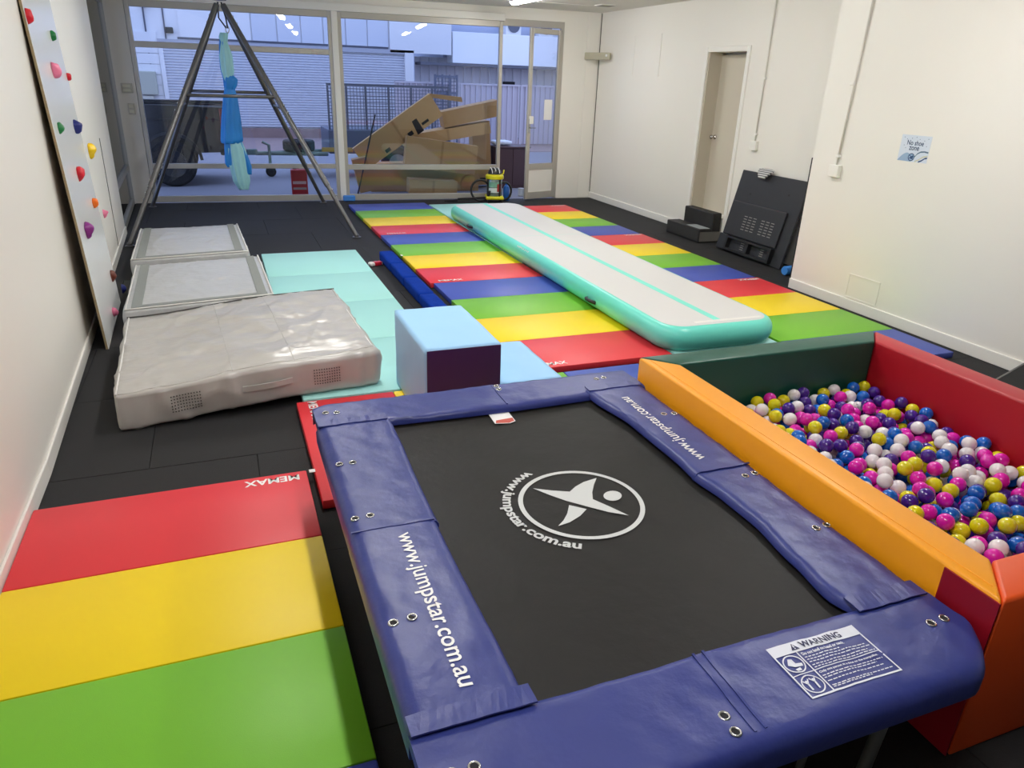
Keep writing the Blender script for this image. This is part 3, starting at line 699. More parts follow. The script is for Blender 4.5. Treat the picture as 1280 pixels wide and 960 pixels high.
for du in (.085, .155):
    add_poly(lab, [lpt(du+u, v) for u, v in ((-.012, .13), (.006, .13), (.008, .24), (-.008, .24))]); add_poly(lab, [lpt(du+u, v) for u, v in ((-.035, .31), (-.028, .325), (.0, .26), (-.004, .235))]); add_poly(lab, [lpt(du+u, v) for u, v in ((.03, .31), (.023, .325), (.0, .26), (.004, .235))])
    add_poly(lab, [lpt(du+.011*math.cos(2*PI*i/10), .285+.02*math.sin(2*PI*i/10)) for i in range(10)])
for v, u1 in ((.66, .66), (.61, .93), (.56, .97), (.50, .90), (.455, .96), (.29, .95), (.25, .86), (.185, .90), (.10, .95), (.07, .7)):
    u = .27
    while u < u1:
        s_ = random.uniform(.02, .05); lrect(u, min(u+s_, u1), v, v+.016); u += s_+.012
wl = obj('warning_label', lab, wt, near)
dk = mat('label_navy', (30, 36, 80), .5)
def ltext(s, u, v, w_, h_, m, dz):
    k = fit_text(s, w_*lw, h_*lh, (LX0+u*lw, LY0+v*lh, 0), (1, 0, 0), (0, 1, 0), .03, L_(dz)); bmesh.ops.translate(k, vec=-TO, verts=k.verts); obj('lettering', k, m, near)
ltext('WARNING', .33, .835, .47, .125, dk, .0032)
ltext('Do not land on head or neck.', .27, .71, .48, .055, wt, .0026); ltext('Only one person at a time on the trampoline.', .27, .335, .66, .05, wt, .0026)
k = bmesh.new(); add_poly(k, [lpt(u, v, .0032) for u, v in ((.215, .84), (.305, .84), (.26, .965))]); obj('warning_triangle', k, dk, near)
k = bmesh.new(); add_poly(k, [lpt(u, v, .0036) for u, v in ((.252, .885), (.268, .885), (.264, .935), (.256, .935))]); add_poly(k, [lpt(u, v, .0036) for u, v in ((.253, .855), (.267, .855), (.267, .872), (.253, .872))]); obj('warning_mark', k, wt, near)
# bed
BZ = .462
bed_m = mat('bed_black', (46, 45, 44), .5, bump=.25, bscale=16, var=.12, vscale=5, detail=6)
def bedz(x, y): return BZ + .002*noise.noise(Vector((x*6, y*6, 0)))
k = bmesh.new(); nx, ny = 40, 60; gv = [[k.verts.new(Vector((.45+1.29*i/nx, 1.12+1.92*j/ny, bedz(.45+1.29*i/nx, 1.12+1.92*j/ny)))-TO) for i in range(nx+1)] for j in range(ny+1)]
for j in range(ny):
    for i in range(nx): k.faces.new((gv[j][i], gv[j][i+1], gv[j+1][i+1], gv[j+1][i]))
bmesh.ops.solidify(k, geom=k.faces[:], thickness=.004)
bed = obj('jumping_bed', k, bed_m, tr, smooth=True)
# logo, placed on the bed's plane
LZ = BZ+.0032
lg = mat('logo_grey', (205, 208, 208), .5)
def zp(u, v): p = fl(620+u*.15625, 570+v*.15625, LZ); return Vector((p.x, p.y, LZ))-TO
k = bmesh.new(); LC = Vector((1.128, 2.076, LZ))-TO; n_ = 72
for i in range(n_):
    a, b_ = 2*PI*i/n_, 2*PI*(i+1)/n_; add_poly(k, [LC+Vector((r_*math.cos(q), r_*math.sin(q), 0)) for r_, q in ((.237, a), (.237, b_), (.219, b_), (.219, a))])
obj('logo_ring', k, lg, bed)
star = [(295, 258), (440, 275), (590, 285), (635, 245), (700, 208), (805, 175), (783, 230), (770, 290), (775, 345), (900, 400), (1062, 475), (900, 448), (760, 412), (560, 358), (430, 312)]
k = bmesh.new(); add_poly(k, [zp(*q) for q in star]); bmesh.ops.triangulate(k, faces=k.faces[:]); obj('logo_star', k, lg, bed)
k = bmesh.new(); add_poly(k, [zp(*q) for q in ((585, 392), (725, 425), (675, 478), (590, 530), (497, 560), (540, 515), (570, 460))]); bmesh.ops.triangulate(k, faces=k.faces[:]); obj('logo_star', k, lg, bed)
k = bmesh.new(); add_poly(k, [zp(933+73*math.cos(2*PI*i/28), 318+40*math.sin(2*PI*i/28)) for i in range(28)]); obj('logo_dot', k, lg, bed)
k = bmesh.new(); s_ = 'www.jumpstar.com.au'; size = .064
a0 = zp(275, 140)-LC; a1 = zp(690, 690)-LC; A0 = math.atan2(a0.y, a0.x); A1 = math.atan2(a1.y, a1.x)
if A0 < 0: A0 += 2*PI
if A1 < A0: A1 += 2*PI
adv = []
def tw(q): b_ = text_bm(q, 1, .02); r_ = bounds(b_); b_.free(); return r_[1]-r_[0]
hh = tw('HH'); adv = [tw('H'+c+'H')-hh for c in s_]; tot = sum(adv); acc = 0
for c, ad in zip(s_, adv):
    th = A0+(A1-A0)*(acc+ad/2)/tot; acc += ad
    b_ = text_bm(c, 1, .03); rad = Vector((math.cos(th), math.sin(th), 0)); tan = Vector((-math.sin(th), math.cos(th), 0)); bb = bounds(b_); mx = (bb[0]+bb[1])/2
    sc = (A1-A0)*.285/tot
    for v in b_.verts: v.co = LC + rad*(.2935-v.co.y*.060) + tan*((v.co.x-mx)*sc)
    merge(k, b_, 0)
obj('lettering', k, lg, bed)
# tag at the far edge
k = bmesh.new(); add_poly(k, [(x-TO.x, y-TO.y, LZ+.002) for x, y in ((1.045, 2.80), (1.112, 2.785), (1.145, 2.80), (1.148, 2.92), (1.05, 2.925))], h=.0012); tg = obj('care_tag', k, white_print, bed)
k = bmesh.new(); add_poly(k, [(x-TO.x, y-TO.y, LZ+.0034) for x, y in ((1.05, 2.803), (1.11, 2.789), (1.14, 2.803), (1.143, 2.835), (1.06, 2.828))], h=.0006); obj('care_print', k, mat('tag_red', (196, 84, 70), .6), tg)
# frame and legs
galv = mat('galvanised', (150, 152, 152), .35, metal=.8)
fr_ = [(.34, 1.0), (1.83, 1.0), (1.83, 3.12), (.34, 3.12)]
obj('frame', tube([Vector((x, y, .435))-TO for x, y in fr_], .021, 10, closed=True), galv, tr, smooth='auto')
for x, y, dx in ((.40, 1.04, .05), (1.60, 1.06, .05), (.40, 3.02, .05), (1.77, 3.02, -.05), (1.38, 1.10, .04), (.62, 3.02, 0)):
    r_ = .019 if abs(x-1.38) > .01 else .011
    obj('leg', tube([Vector((x+dx, y, .43))-TO, Vector((x, y+.0, .022))-TO], r_, 12), galv, tr, smooth='auto')
    obj('leg_cap', lathe([(0, 0), (r_+.006, 0), (r_+.006, .04), (0, .042)], 12, tuple(Vector((x, y, .001))-TO)), black_plastic, tr)

# ================================================================== BALL PIT
X0, X1, Y0, Y1, PH, PT = 1.925, 3.535, 1.028, 3.052, .61, .155
pit = thing('ball_pit', 'padded soft play ball pit with orange green and red walls', 'ball pit', (2.73, 2.04, 0)); PO = Vector((2.73, 2.04, 0))
pv = {k_: mat('pit_'+k_, c, .38, bump=.18, bscale=7, var=.03) for k_, c in dict(amber=(250, 164, 22), orange=(226, 84, 28), green=(22, 84, 70), red=(178, 20, 38), maroon=(150, 14, 34), base=(40, 60, 120)).items()}
def pit_wall(label, q, m):
    k = poly([Vector((x, y, .001))-PO for x, y in q], h=PH-.001); bmesh.ops.bevel(k, geom=[e for e in k.edges], offset=.013, segments=3, affect='EDGES', profile=.5)
    o_ = obj('padded_wall', k, m, pit, smooth='auto'); o_['label'] = label; return o_
g_ = .0012; e_ = PT
left_w = pit_wall('amber padded wall', [(X0, Y0+g_), (X0+e_, Y0+e_+g_), (X0+e_, Y1-e_-g_), (X0, Y1-g_)], pv['amber'])
pit_wall('dark green padded wall', [(X0+g_, Y1), (X0+e_+g_, Y1-e_), (X1-e_-g_, Y1-e_), (X1-g_, Y1)], pv['green'])
pit_wall('red padded wall', [(X1, Y0+g_), (X1, Y1-g_), (X1-e_, Y1-e_-g_), (X1-e_, Y0+e_+g_)], pv['red'])
pit_wall('orange padded wall', [(X0+g_, Y0), (X1-g_, Y0), (X1-e_-g_, Y0+e_), (X0+e_+g_, Y0+e_)], pv['orange'])
obj('base_mat', box(X0+e_+.004-PO.x, X1-e_-.004-PO.x, Y0+e_+.004-PO.y, Y1-e_-.004-PO.y, .001, .04, bev=.008), pv['base'], pit)
for x_, w_ in ((X0+.02, 'y'),):
    obj('stitched_seam', tube([Vector((X0+.034, Y0+.06, PH+.0005))-PO, Vector((X0+.034, Y1-.06, PH+.0005))-PO], .0022, 6), pv['amber'], left_w)
def flap(pts):
    k = bmesh.new(); a = [Vector((X0-.0055, y, z))-PO for y, z in pts]; b_ = [p+Vector((.005, 0, 0)) for p in a]; return add_loft(k, [a, b_])
fo = obj('velcro_flap', flap([(Y0+.003, .008), (1.62, .008), (1.62, .42), (1.212, .455), (1.212, .598), (Y0+.003, .598)]), pv['maroon'], pit); fo['label'] = 'maroon velcro flap'

# ---- balls
BR = .034
cols = ['yellow', 'purple', 'magenta', 'blue', 'white']; BC = dict(yellow=(224, 214, 18), purple=(70, 30, 140), magenta=(226, 26, 176), blue=(8, 98, 200), white=(238, 234, 238))
ballm = {c: mat('ball_'+c, BC[c], .09, spec=.6, coat=.3) for c in cols}
bx0, bx1, by0, by1 = X0+e_+BR+.002, X1-e_-BR-.002, Y0+e_+BR+.002, Y1-e_-BR-.002
rnd = random.Random(11); balls = []; cell = {}
def nbrs(x, y):
    ci, cj = int(x/.07), int(y/.07)
    for a in (-1, 0, 1):
        for b_ in (-1, 0, 1): yield from cell.get((ci+a, cj+b_), ())
def rest(x, y):
    z = .215
    for q in nbrs(x, y):
        d2_ = (q[0]-x)**2+(q[1]-y)**2
        if d2_ < (2*BR)**2: z = max(z, q[2]+math.sqrt((2*BR)**2-d2_))
    return z
for i in range(1250):
    best = None
    for _ in range(14):
        x, y = rnd.uniform(bx0, bx1), rnd.uniform(by0, by1); z = rest(x, y); hgt = z-.04*((y-by0)/(by1-by0)-.5)
        if best is None or hgt < best[0]: best = (hgt, x, y, z)
    _, x, y, z = best
    if z > .345+.03*((y-by0)/(by1-by0)): continue
    q = (x, y, z+.0004, rnd.choice(cols)); balls.append(q); cell.setdefault((int(x/.07), int(y/.07)), []).append(q)
def covered(q): return sum(1 for p in nbrs(q[0], q[1]) if p[2] > q[2]+.03 and (p[0]-q[0])**2+(p[1]-q[1])**2 < .0030)
def score(q):
    u, v = pr(q[:3]); 
    if u > 1290 or v > 975: return 99
    return (Vector(q[:3])-CAM).length*.15 + covered(q)*1.2 - q[2]*6
balls.sort(key=score)
bme = {}
for c in cols:
    k = bmesh.new(); bmesh.ops.create_icosphere(k, subdivisions=3, radius=BR); me = bpy.data.meshes.new('ball'); k.to_mesh(me); k.free(); me.materials.append(ballm[c]); me.shade_smooth(); bme[c] = me
for q in balls[:300]:
    o_ = bpy.data.objects.new('play_ball', bme[q[3]]); COL.objects.link(o_); o_.location = q[:3]
    tag(o_, 'glossy %s plastic play ball in the padded pit' % q[3], 'ball', '%s balls in the ball pit' % q[3])
k = bmesh.new(); vs_, fs_, mi_ = [], [], []
ico = bmesh.new(); bmesh.ops.create_icosphere(ico, subdivisions=2, radius=BR); iv = [v.co.copy() for v in ico.verts]; jf = [[v.index for v in f.verts] for f in ico.faces]; ico.free(); k.free()
for q in balls[300:]:
    b0 = len(vs_); vs_ += [tuple(v+Vector(q[:3])) for v in iv]; fs_ += [[b0+i for i in f] for f in jf]; mi_ += [cols.index(q[3])]*len(jf)
me = bpy.data.meshes.new('play_balls'); me.from_pydata(vs_, [], fs_)
for c in cols: me.materials.append(ballm[c])
me.polygons.foreach_set('material_index', mi_); me.shade_smooth()
o_ = bpy.data.objects.new('play_balls', me); COL.objects.link(o_); tag(o_, 'mixed plastic play balls filling the rest of the pit', 'balls', kind='stuff')

# ================================================================== RIGHT SIDE THINGS
tvl = math.hypot(.22, .97); tva = math.atan2(.22, .97)
tv = thing('television', 'large black flat television leaning face to the wall', 'television', (5.875, 7.135, 0.004)); tv.rotation_euler = (0, tva, 0)
tvm = mat('tv_black', (40, 41, 46), .55, bump=.12, bscale=300); tvd = mat('tv_dark', (22, 22, 24), .6)
HWt = .588
obj('back_shell', box(.0, .035, -HWt, HWt, 0, tvl, bev=.006), tvm, tv)
obj('rear_housing', box(-.028, -.0005, -.43, HWt-.03, .20, .62, bev=.012), tvm, tv)
obj('lower_housing', box(-.04, -.0005, .43, HWt-.002, .01, .2, bev=.006), tvm, tv)
k = bmesh.new()
for a in ((-.42, .42, .02, .045), (-.42, .42, .165, .19), (-.42, -.385, .045, .165), (.385, .42, .045, .165), (-.02, .01, .045, .165)): add_box(k, -.06, -.0005, *a)
obj('stand_bracket', k, tvd, tv)
for y0 in (-.30, .02):
    for c_ in range(3):
        for r_ in range(6): obj('vent_slot', box(-.0305, -.0281, y0+c_*.085, y0+c_*.085+.055, .30+r_*.032, .308+r_*.032), mat('vent_grey', (90, 92, 96), .6), tv)
for y0 in (-.25, .12):
    for r_ in range(4): obj('vent_slot', box(-.003, -.0005, y0, y0+.06, .065+r_*.025, .072+r_*.025), MATS['vent_grey'], tv)
for y0, z0 in ((-.35, .8), (.3, .72)): obj('mount_hole', box(-.003, -.0005, y0, y0+.025, z0, z0+.02), tvd, tv)
# striped cloth over the television's top edge
cl = thing('striped_cloth', 'grey and white striped cloth draped over the television top edge', 'cloth', (6.10, 7.28, .985))
strp = [mat('cloth_light', (205, 205, 205), .9), mat('cloth_dark', (96, 98, 100), .9)]
for i in range(12):
    w0 = .05+.075*min(1, (i+1)/7) if i < 9 else .115-.02*(i-8)
    def cp(s_): return Vector((.02-.075*math.sin(min(s_, 1)*1.3)-.03*max(0, s_-.4), 0, .034-.125*max(0, s_-.2)**1.2))
    a, b_ = cp(1-i/12), cp(1-(i+1)/12); k = bmesh.new()
    add_loft(k, [[a+Vector((0, -w0, 0)), a+Vector((0, w0, 0)), a+Vector((-.012, w0, .012)), a+Vector((-.012, -w0, .012))], [b_+Vector((0, -w0, 0)), b_+Vector((0, w0, 0)), b_+Vector((-.012, w0, .012)), b_+Vector((-.012, -w0, .012))]])
    obj('stripe', k, strp[i % 2], cl)
# tall black board behind the wall corner
o_ = obj('black_board', box(5.488, 6.13, 5.915, 5.94, .002, 1.30, bev=.003), black_plastic); tag(o_, 'tall thin black board standing behind the wall corner', 'board')
# foam roller
t = thing('foam_roller', 'bright blue foam roller on the floor beside the wall corner', 'roller', (5.74, 6.31, .001), .12)
obj('roller_body', lathe([(0, 0), (.045, 0), (.05, .008), (.05, .31), (.045, .318), (0, .318)], 20, M=Matrix.Translation((0, 0, .051)) @ Matrix.Rotation(PI/2, 4, 'Y')), mat('roller_blue', (64, 140, 224), .6), t, smooth='auto')
# black two-tier steps
st = thing('step_box', 'black two tier step below the internal door', 'steps', (5.96, 8.43, 0))
sb = mat('step_black', (34, 33, 33), .6, bump=.3, bscale=90, var=.2, vscale=30)
obj('lower_tier', box(-.165, .04, -.38, .40, .001, .175, bev=.012), sb, st); obj('upper_tier', box(.042, .176, -.36, .31, .001, .375, bev=.014), sb, st)
obj('side_panel', box(-.15, .17, -.383, -.3805, .015, .14), mat('step_side', (104, 101, 96), .5), st)
obj('kick_strip', box(-.169, -.1655, -.36, .38, .03, .15, bev=.001), mat('step_kick', (48, 47, 46), .7, bump=.5, bscale=40), st)
o_ = obj('paper_sheet', box(5.83, 5.985, 8.09, 8.40, .1755, .1785), mat('paper_grey', (168, 176, 176), .4)); tag(o_, 'pale grey folder lying on the lower black step', 'folder')
# black ramp board with grey rim by the right wall
bp_ = thing('ramp_board', 'black ramp board with grey metal rim resting on the skirting beyond the pit', 'board', (5.06, 2.6, .002)); bp_.rotation_euler = (0, -math.atan2(.135, .35), 0)
obj('board', box(.012, .375, -.62, .645, .004, .03), mat('panel_black', (16, 16, 18), .6), bp_)
for a in ((0, .012, -.64, .66), (.375, .387, -.64, .66), (.012, .375, -.64, -.62), (.012, .375, .645, .66)): obj('rim', box(*a, .0, .034, bev=.002, seg=1), mat('rim_grey', (120, 120, 120), .4, metal=.4), bp_)

# ================================================================== VACUUM CLEANER
vp = Vector((4.27, 11.78, 0)); t = thing('vacuum_cleaner', 'yellow and black drum vacuum cleaner with coiled hose by the window', 'vacuum', tuple(vp), -.25)
vy = mat('vac_yellow', (224, 216, 20), .4); vk = mat('vac_black', (26, 26, 28), .45)
obj('base', box(-.15, .15, -.15, .15, .045, .10, bev=.02), vy, t)
for a in (-1, 1):
    for b_ in (-1, 1): obj('castor', lathe([(0, 0), (.022, 0), (.024, .02), (.022, .044), (0, .044)], 10, (a*.12, b_*.12, .001)), vk, t)
obj('drum', lathe([(.0, .101), (.125, .101), (.13, .12), (.13, .36), (.125, .375), (0, .375)], 24), mat('vac_drum', (150, 170, 164), .25, metal=.6), t, smooth='auto')
for z0, z1, m in ((.16, .235, mat('label_print_white', (214, 224, 220), .4)), (.25, .33, mat('label_print_green', (120, 172, 150), .4))):
    obj('label_band', loft([[(.1315*math.cos(a), .1315*math.sin(a), z) for a in [-PI*.85+i*PI*.06 for i in range(11)]] for z in (z0, z1)], closed=False), m, t)
obj('label_red', loft([[(.1325*math.cos(a), .1325*math.sin(a), z) for a in [-PI*.42+i*PI*.05 for i in range(5)]] for z in (.175, .30)], closed=False), mat('label_print_red', (170, 60, 56), .4), t)
for q in (0, PI/2, PI, 1.5*PI): obj('rib', box(.13, .148, -.012, .012, .10, .40, bev=.004, M=Matrix.Rotation(q+.6, 4, 'Z')), vk, t)
obj('motor_head', lathe([(0, .376), (.15, .376), (.155, .395), (.15, .43), (.12, .45), (0, .452)], 24), vy, t, smooth='auto')
obj('top_cap', lathe([(0, .453), (.115, .453), (.11, .49), (.08, .53), (.03, .55), (0, .552)], 20), vk, t, smooth='auto')
for q in (-.06, 0, .06): obj('cap_stripe', tube([(q+.11*math.cos(a)*.3-.02, -.108*math.sin(a) if 0 else -.10*math.cos(a), .47+.085*math.sin(a)) for a in [i*PI/16 for i in range(9)]], .007, 6), white_print, t)
obj('latch_handle', tube([(.10, -.02, .44), (.145, -.02, .46), (.15, -.02, .52)], .012, 8), vy, t, smooth=True)
obj('hose', tube([(.17+.115*math.cos(a), .03-.05*i/23, .175+.145*math.sin(a)) for i, a in enumerate([-PI*.95+i*2*PI*.95/23 for i in range(24)])], .018, 10), vk, t, smooth=True)
obj('hose', tube([(-.24+.155*math.cos(a), -.03-.08*i/23, .19+.165*math.sin(a)) for i, a in enumerate([PI*.1+i*1.9*PI/23 for i in range(24)])], .018, 10), vk, t, smooth=True)
obj('wand', tube([(-.14, -.06, .07), (-.45, -.10, .06), (-.62, -.12, .05)], .016, 10), vk, t, smooth=True)
obj('floor_nozzle', loft([[(-.62-.22*f, -.12-.035*f+s_*(.03-.012*f), .012+h_*(.035-.02*f)) for s_, h_ in ((-1, 0), (1, 0), (1, 1), (-1, 1))] for f in (0, .5, 1)]), vk, t)
tag(obj('blue_bottle', lathe([(0, .001), (.05, .001), (.055, .02), (.055, .2), (.04, .24), (.018, .25), (.018, .28), (0, .282)], 16, (4.52, 11.87, 0)), mat('bottle_blue', (34, 96, 180), .3), smooth='auto'), 'blue plastic bottle on the floor behind the vacuum hose', 'bottle')

# ================================================================== OUTSIDE
GZ = -.03
def px_x(u, v, Y): return ony(u, v, Y).x
def px_z(u, v, Y): return ony(u, v, Y).z
struct(obj('ground', box(-25, 30, 12.75, 45, GZ-.1, GZ), mat('concrete', (134, 134, 144), .85, bump=.2, bscale=30, var=.12, vscale=.8)), 'grey concrete yard outside the shopfront')
struct(obj('ground_verge', box(-25, 30, 20.5, 24.9, GZ, GZ+.012), mat('brick_paving', (150, 128, 128), .85, var=.15, vscale=3)), 'reddish paved strip in front of the building')
struct(obj('ground_apron', poly([(-1.3, 12.45, GZ-.1), (6.4, 11.92, GZ-.1), (6.4, 12.75, GZ-.1), (-1.3, 12.75, GZ-.1)], h=.1), MATS['concrete']))
YF = 25.0
bld = thing('white_building', 'white commercial building with a roller shutter across the yard', 'building', (2, YF, GZ)); BO = Vector((2, YF, GZ))
bw_m = mat('render_white', (226, 226, 228), .7, var=.05, vscale=.6); dk_m = mat('joint_dark', (96, 98, 110), .8)
def bpart(n, x0, x1, y0, y1, z0, z1, m, parent=None, bev=0): return obj(n, box(x0-BO.x, x1-BO.x, y0-BO.y, y1-BO.y, z0-BO.z, z1-BO.z, bev=bev), m, parent or bld)
sx0, sx1 = px_x(205, 70, YF), px_x(505, 80, YF); sz1 = px_z(300, 61, YF)
bpart('wall', -14, sx1+.3, YF, YF+4, GZ, 7.5, bw_m); bpart('upper_wall', sx1+.301, 7.35, YF, YF+.6, 2.6, 7.5, bw_m)
k = bmesh.new(); N_ = 30; z0_ = .28
add_loft(k, [[Vector((sx0, YF-.03-yy, zz))-BO, Vector((sx1, YF-.03-yy, zz))-BO] for i in range(N_) for yy, zz in ((0, z0_+(sz1-z0_)*i/N_), (.035, z0_+(sz1-z0_)*(i+.35)/N_), (.035, z0_+(sz1-z0_)*(i+.7)/N_), (0, z0_+(sz1-z0_)*(i+.99)/N_))], closed=False)
sh = obj('roller_shutter', k, mat('shutter_grey', (204, 206, 214), .45, metal=.2), bld)
bpart('shutter_guide', sx0-.12, sx0, YF-.1, YF-.002, GZ, sz1+.05, bw_m); bpart('pilaster', sx1, sx1+.28, YF-.16, YF-.002, GZ, sz1+.1, bw_m)
bpart('lintel', sx0-.12, sx1+.3, YF-.12, YF-.002, sz1+.05, sz1+.17, mat('lintel_grey', (170, 172, 182), .6))
bpart('plinth', -14, sx1+.3, YF-.06, YF-.002, GZ, .26, mat('plinth_brown', (140, 116, 112), .8, var=.2, vscale=4))
edges = [222, 313, 345, 375, 403, 431, 458, 485]
pm = mat('cladding', (206, 210, 220), .5, var=.04, vscale=.7)
for a, b in zip(edges[:-1], edges[1:]): bpart('cladding_panel', px_x(a, 30, YF)+.02, px_x(b, 30, YF)-.02, YF-.05, YF-.002, sz1+.24, 4.6, pm if a > 300 else bw_m)
bpart('cladding_panel', px_x(485, 30, YF)+.02, px_x(563, 30, YF), YF-.12, YF-.002, px_z(500, 66, YF), 4.6, bw_m)
bpart('joint_strip', px_x(222, 50, YF), px_x(485, 50, YF), YF-.02, YF-.0, sz1+.18, sz1+.24, dk_m)
for u in (181, 205):
    x_ = px_x(u, 30, YF); bpart('joint_strip', x_-.02, x_+.02, YF-.03, YF-.001, sz1-.6, 4.6, dk_m)
for i in range(9): bpart('weatherboard', -14, sx0-.13, YF-.045, YF-.002, .3+i*.28, .3+i*.28+.265, bw_m)
mb = bpart('meter_box', px_x(176, 105, YF), px_x(197, 105, YF), YF-.3, YF-.046, px_z(186, 118, YF), px_z(186, 89, YF), mat('meter_beige', (176, 178, 164), .5), None, .02)
bpart('meter_base', px_x(179, 122, YF), px_x(193, 122, YF), YF-.25, YF-.046, px_z(186, 127, YF), px_z(186, 119, YF)-.01, mat('meter_pale', (200, 198, 184), .5))
for x_, z_ in ((px_x(212, 38, YF), px_z(212, 38, YF)), (px_x(181, 5, YF), px_z(181, 5, YF))): bpart('wall_lamp', x_-.12, x_+.1, YF-.2, YF-.052, z_-.08, z_+.08, black_plastic, None, .03)
# right hand neighbour
nb_ = thing('ribbed_building', 'pale ribbed metal building with white fascia behind the fence', 'building', (10, 25.6, GZ)); NO = Vector((10, 25.6, GZ))
def npart(n, x0, x1, y0, y1, z0, z1, m, bev=0): return obj(n, box(x0-NO.x, x1-NO.x, y0-NO.y, y1-NO.y, z0-NO.z, z1-NO.z, bev=bev), m, nb_)
def ribbed(x0, x1, y, z0, z1, pitch, dep, org):
    k = bmesh.new(); n_ = int((x1-x0)/pitch); R = []
    for i in range(n_):
        for f, d_ in ((0, 0), (.6, 0), (.68, dep), (.92, dep)): R.append([Vector((x0+(i+f)*pitch, y-d_, z0))-org, Vector((x0+(i+f)*pitch, y-d_, z1))-org])
    add_loft(k, R, closed=False); return k
npart('wall', 7.4, 18, 25.75, 30, GZ, 6.5, mat('neighbour_wall', (176, 184, 206), .7))
obj('ribbed_cladding', ribbed(6.4, 18, 25.7, GZ, 2.5, .30, .05, NO), mat('rib_white', (206, 204, 210), .5), nb_)
fz0, fz1 = px_z(600, 80, 24.9), px_z(600, 41, 24.9); fxl = px_x(566, 60, 24.9)
npart('fascia', fxl, 18, 24.9, 25.6, fz0, fz1, mat('fascia_white', (240, 242, 246), .5), .01)
npart('gutter', 6.4, 18, 24.85, 25.6, fz0-.09, fz0-.005, dk_m)
npart('wall_vent', px_x(629, 104, 25.6), px_x(643, 104, 25.6), 25.55, 25.64, px_z(635, 108, 25.6), px_z(635, 102, 25.6), MATS['hole_dark'])
for u0, u1, v0, v1 in ((631, 650, 42, 50), (672, 690, 36, 50)):
    xa, xb = px_x(u0, 45, 25.3), px_x(u1, 45, 25.3); ac = npart('air_conditioner', xa, xb, 25.2, 25.5, fz1+.005, fz1+.55, mat('ac_white', (214, 214, 216), .5), .02)
    xm = (xa+xb)/2; obj('fan_grille', lathe([(0, 0), (.2, 0), (.21, .02), (.05, .03), (0, .03)], 24, M=Matrix.Translation(Vector((xm, 25.195, fz1+.28))-NO) @ Matrix.Rotation(PI/2, 4, 'X')), dk_m, ac)
# fence
fe = thing('steel_fence', 'pinkish grey corrugated steel fence beside the yard', 'fence', (9, 22.5, GZ)); FO = Vector((9, 22.5, GZ))
fz = px_z(640, 108, 22.5); fm = mat('fence_steel', (186, 178, 186), .5, metal=.1)
for a, b in ((5.0, 7.0), (7.03, 8.92), (8.98, 11.0), (11.03, 13.5)): obj('fence_panel', ribbed(a, b, 22.5, GZ+.06, fz, .17, .045, FO), fm, fe)
for x_ in (7.015, 8.95, 11.015): obj('post', box(x_-.03-FO.x, x_+.03-FO.x, -.09, -.05, .0, fz+.05-GZ), fm, fe)
obj('top_rail', box(5.0-FO.x, 13.5-FO.x, -.06, .02, fz-GZ+.001, fz-GZ+.05), fm, fe)
# small mesh gate before the fence
mg = thing('mesh_gate', 'small grey steel mesh gate standing in front of the fence', 'gate', (6.38, 21.9, GZ)); gm = mat('gate_grey', (96, 100, 116), .5, metal=.3)
for x_ in (-.33, -.11, .11, .33): obj('upright', box(x_-.025, x_+.025, -.02, .02, .001, 2.0), gm, mg)
for z_ in (1.0, 1.5, 1.95): obj('cross_rail', box(-.33, .33, -.018, .018, z_-.03, z_+.03), gm, mg)
def mesh_wires(x0, x1, z0, z1, y, p, r):
    k = bmesh.new(); x = x0
    while x < x1: add_box(k, x-r, x+r, y-r, y+r, z0, z1); x += p
    z = z0
    while z < z1: add_box(k, x0, x1, y-r, y+r, z-r, z+r); z += p
    return k
tag(obj('wire_mesh', mesh_wires(-.3, .3, 1.0, 1.95, 0, .09, .008), gm, mg), kind='stuff')
# caged trailer
tl = thing('cage_trailer', 'grey box trailer with steel mesh cage parked in the yard', 'trailer', (3.25, 15.7, GZ))
tm = mat('trailer_grey', (92, 98, 112), .5, metal=.3)
obj('tray', box(-1.2, 1.25, -.55, .6, .48, .92, bev=.01), mat('trailer_dark', (84, 90, 108), .5), tl)
for x_ in (-1.17, -.82, -.45, 0, .45, .88, 1.22): obj('cage_post', box(x_-.018, x_+.018, -.548, -.512, .925, 1.72), tm, tl)
obj('cage_rail', box(-1.19, 1.24, -.55, -.51, 1.722, 1.765), tm, tl)
tag(obj('cage_mesh', mesh_wires(-1.17, 1.2, .93, 1.71, -.50, .062, .005), tm, tl), kind='stuff')
def wheel(parent, x, y, r, w, tyre, rim, z=None):
    z = r+.001 if z is None else z; Mx = Matrix.Translation((x, y, z)) @ Matrix.Rotation(PI/2, 4, 'X')
    wv_ = obj('tyre', lathe([(r*.58, -w/2), (r*.9, -w/2), (r, -w*.36), (r, w*.36), (r*.9, w/2), (r*.58, w/2), (r*.55, 0)], 32, M=Mx), tyre, parent, smooth='auto')
    obj('rim', lathe([(0, -w*.3), (r*.5, -w*.36), (r*.575, -w*.44), (r*.575, w*.44), (r*.2, w*.3), (0, w*.32)], 24, M=Mx), rim, wv_, smooth='auto')
    for q in range(6):
        a = q*PI/3; obj('spoke', box(-.02, .02, -w*.02, w*.02, r*.12, r*.54, M=Matrix.Translation((x, y-w*.42, z)) @ Matrix.Rotation(a, 4, 'Y')), rim, wv_)
tyre_m = mat('tyre', (22, 22, 25), .8, bump=.4, bscale=40); rim_m = mat('rim_dark', (54, 56, 62), .4, metal=.6)
wheel(tl, .1, -.66, .31, .19, tyre_m, mat('rim_silver', (150, 152, 158), .4, metal=.6))
obj('mudguard', loft([[(.1+rr*math.cos(a), yy, .32+rr*math.sin(a)) for rr, yy in ((.36, -.78), (.36, -.57), (.375, -.57), (.375, -.78))] for a in [PI*.08+i*PI*.84/10 for i in range(11)]]), tm, tl)
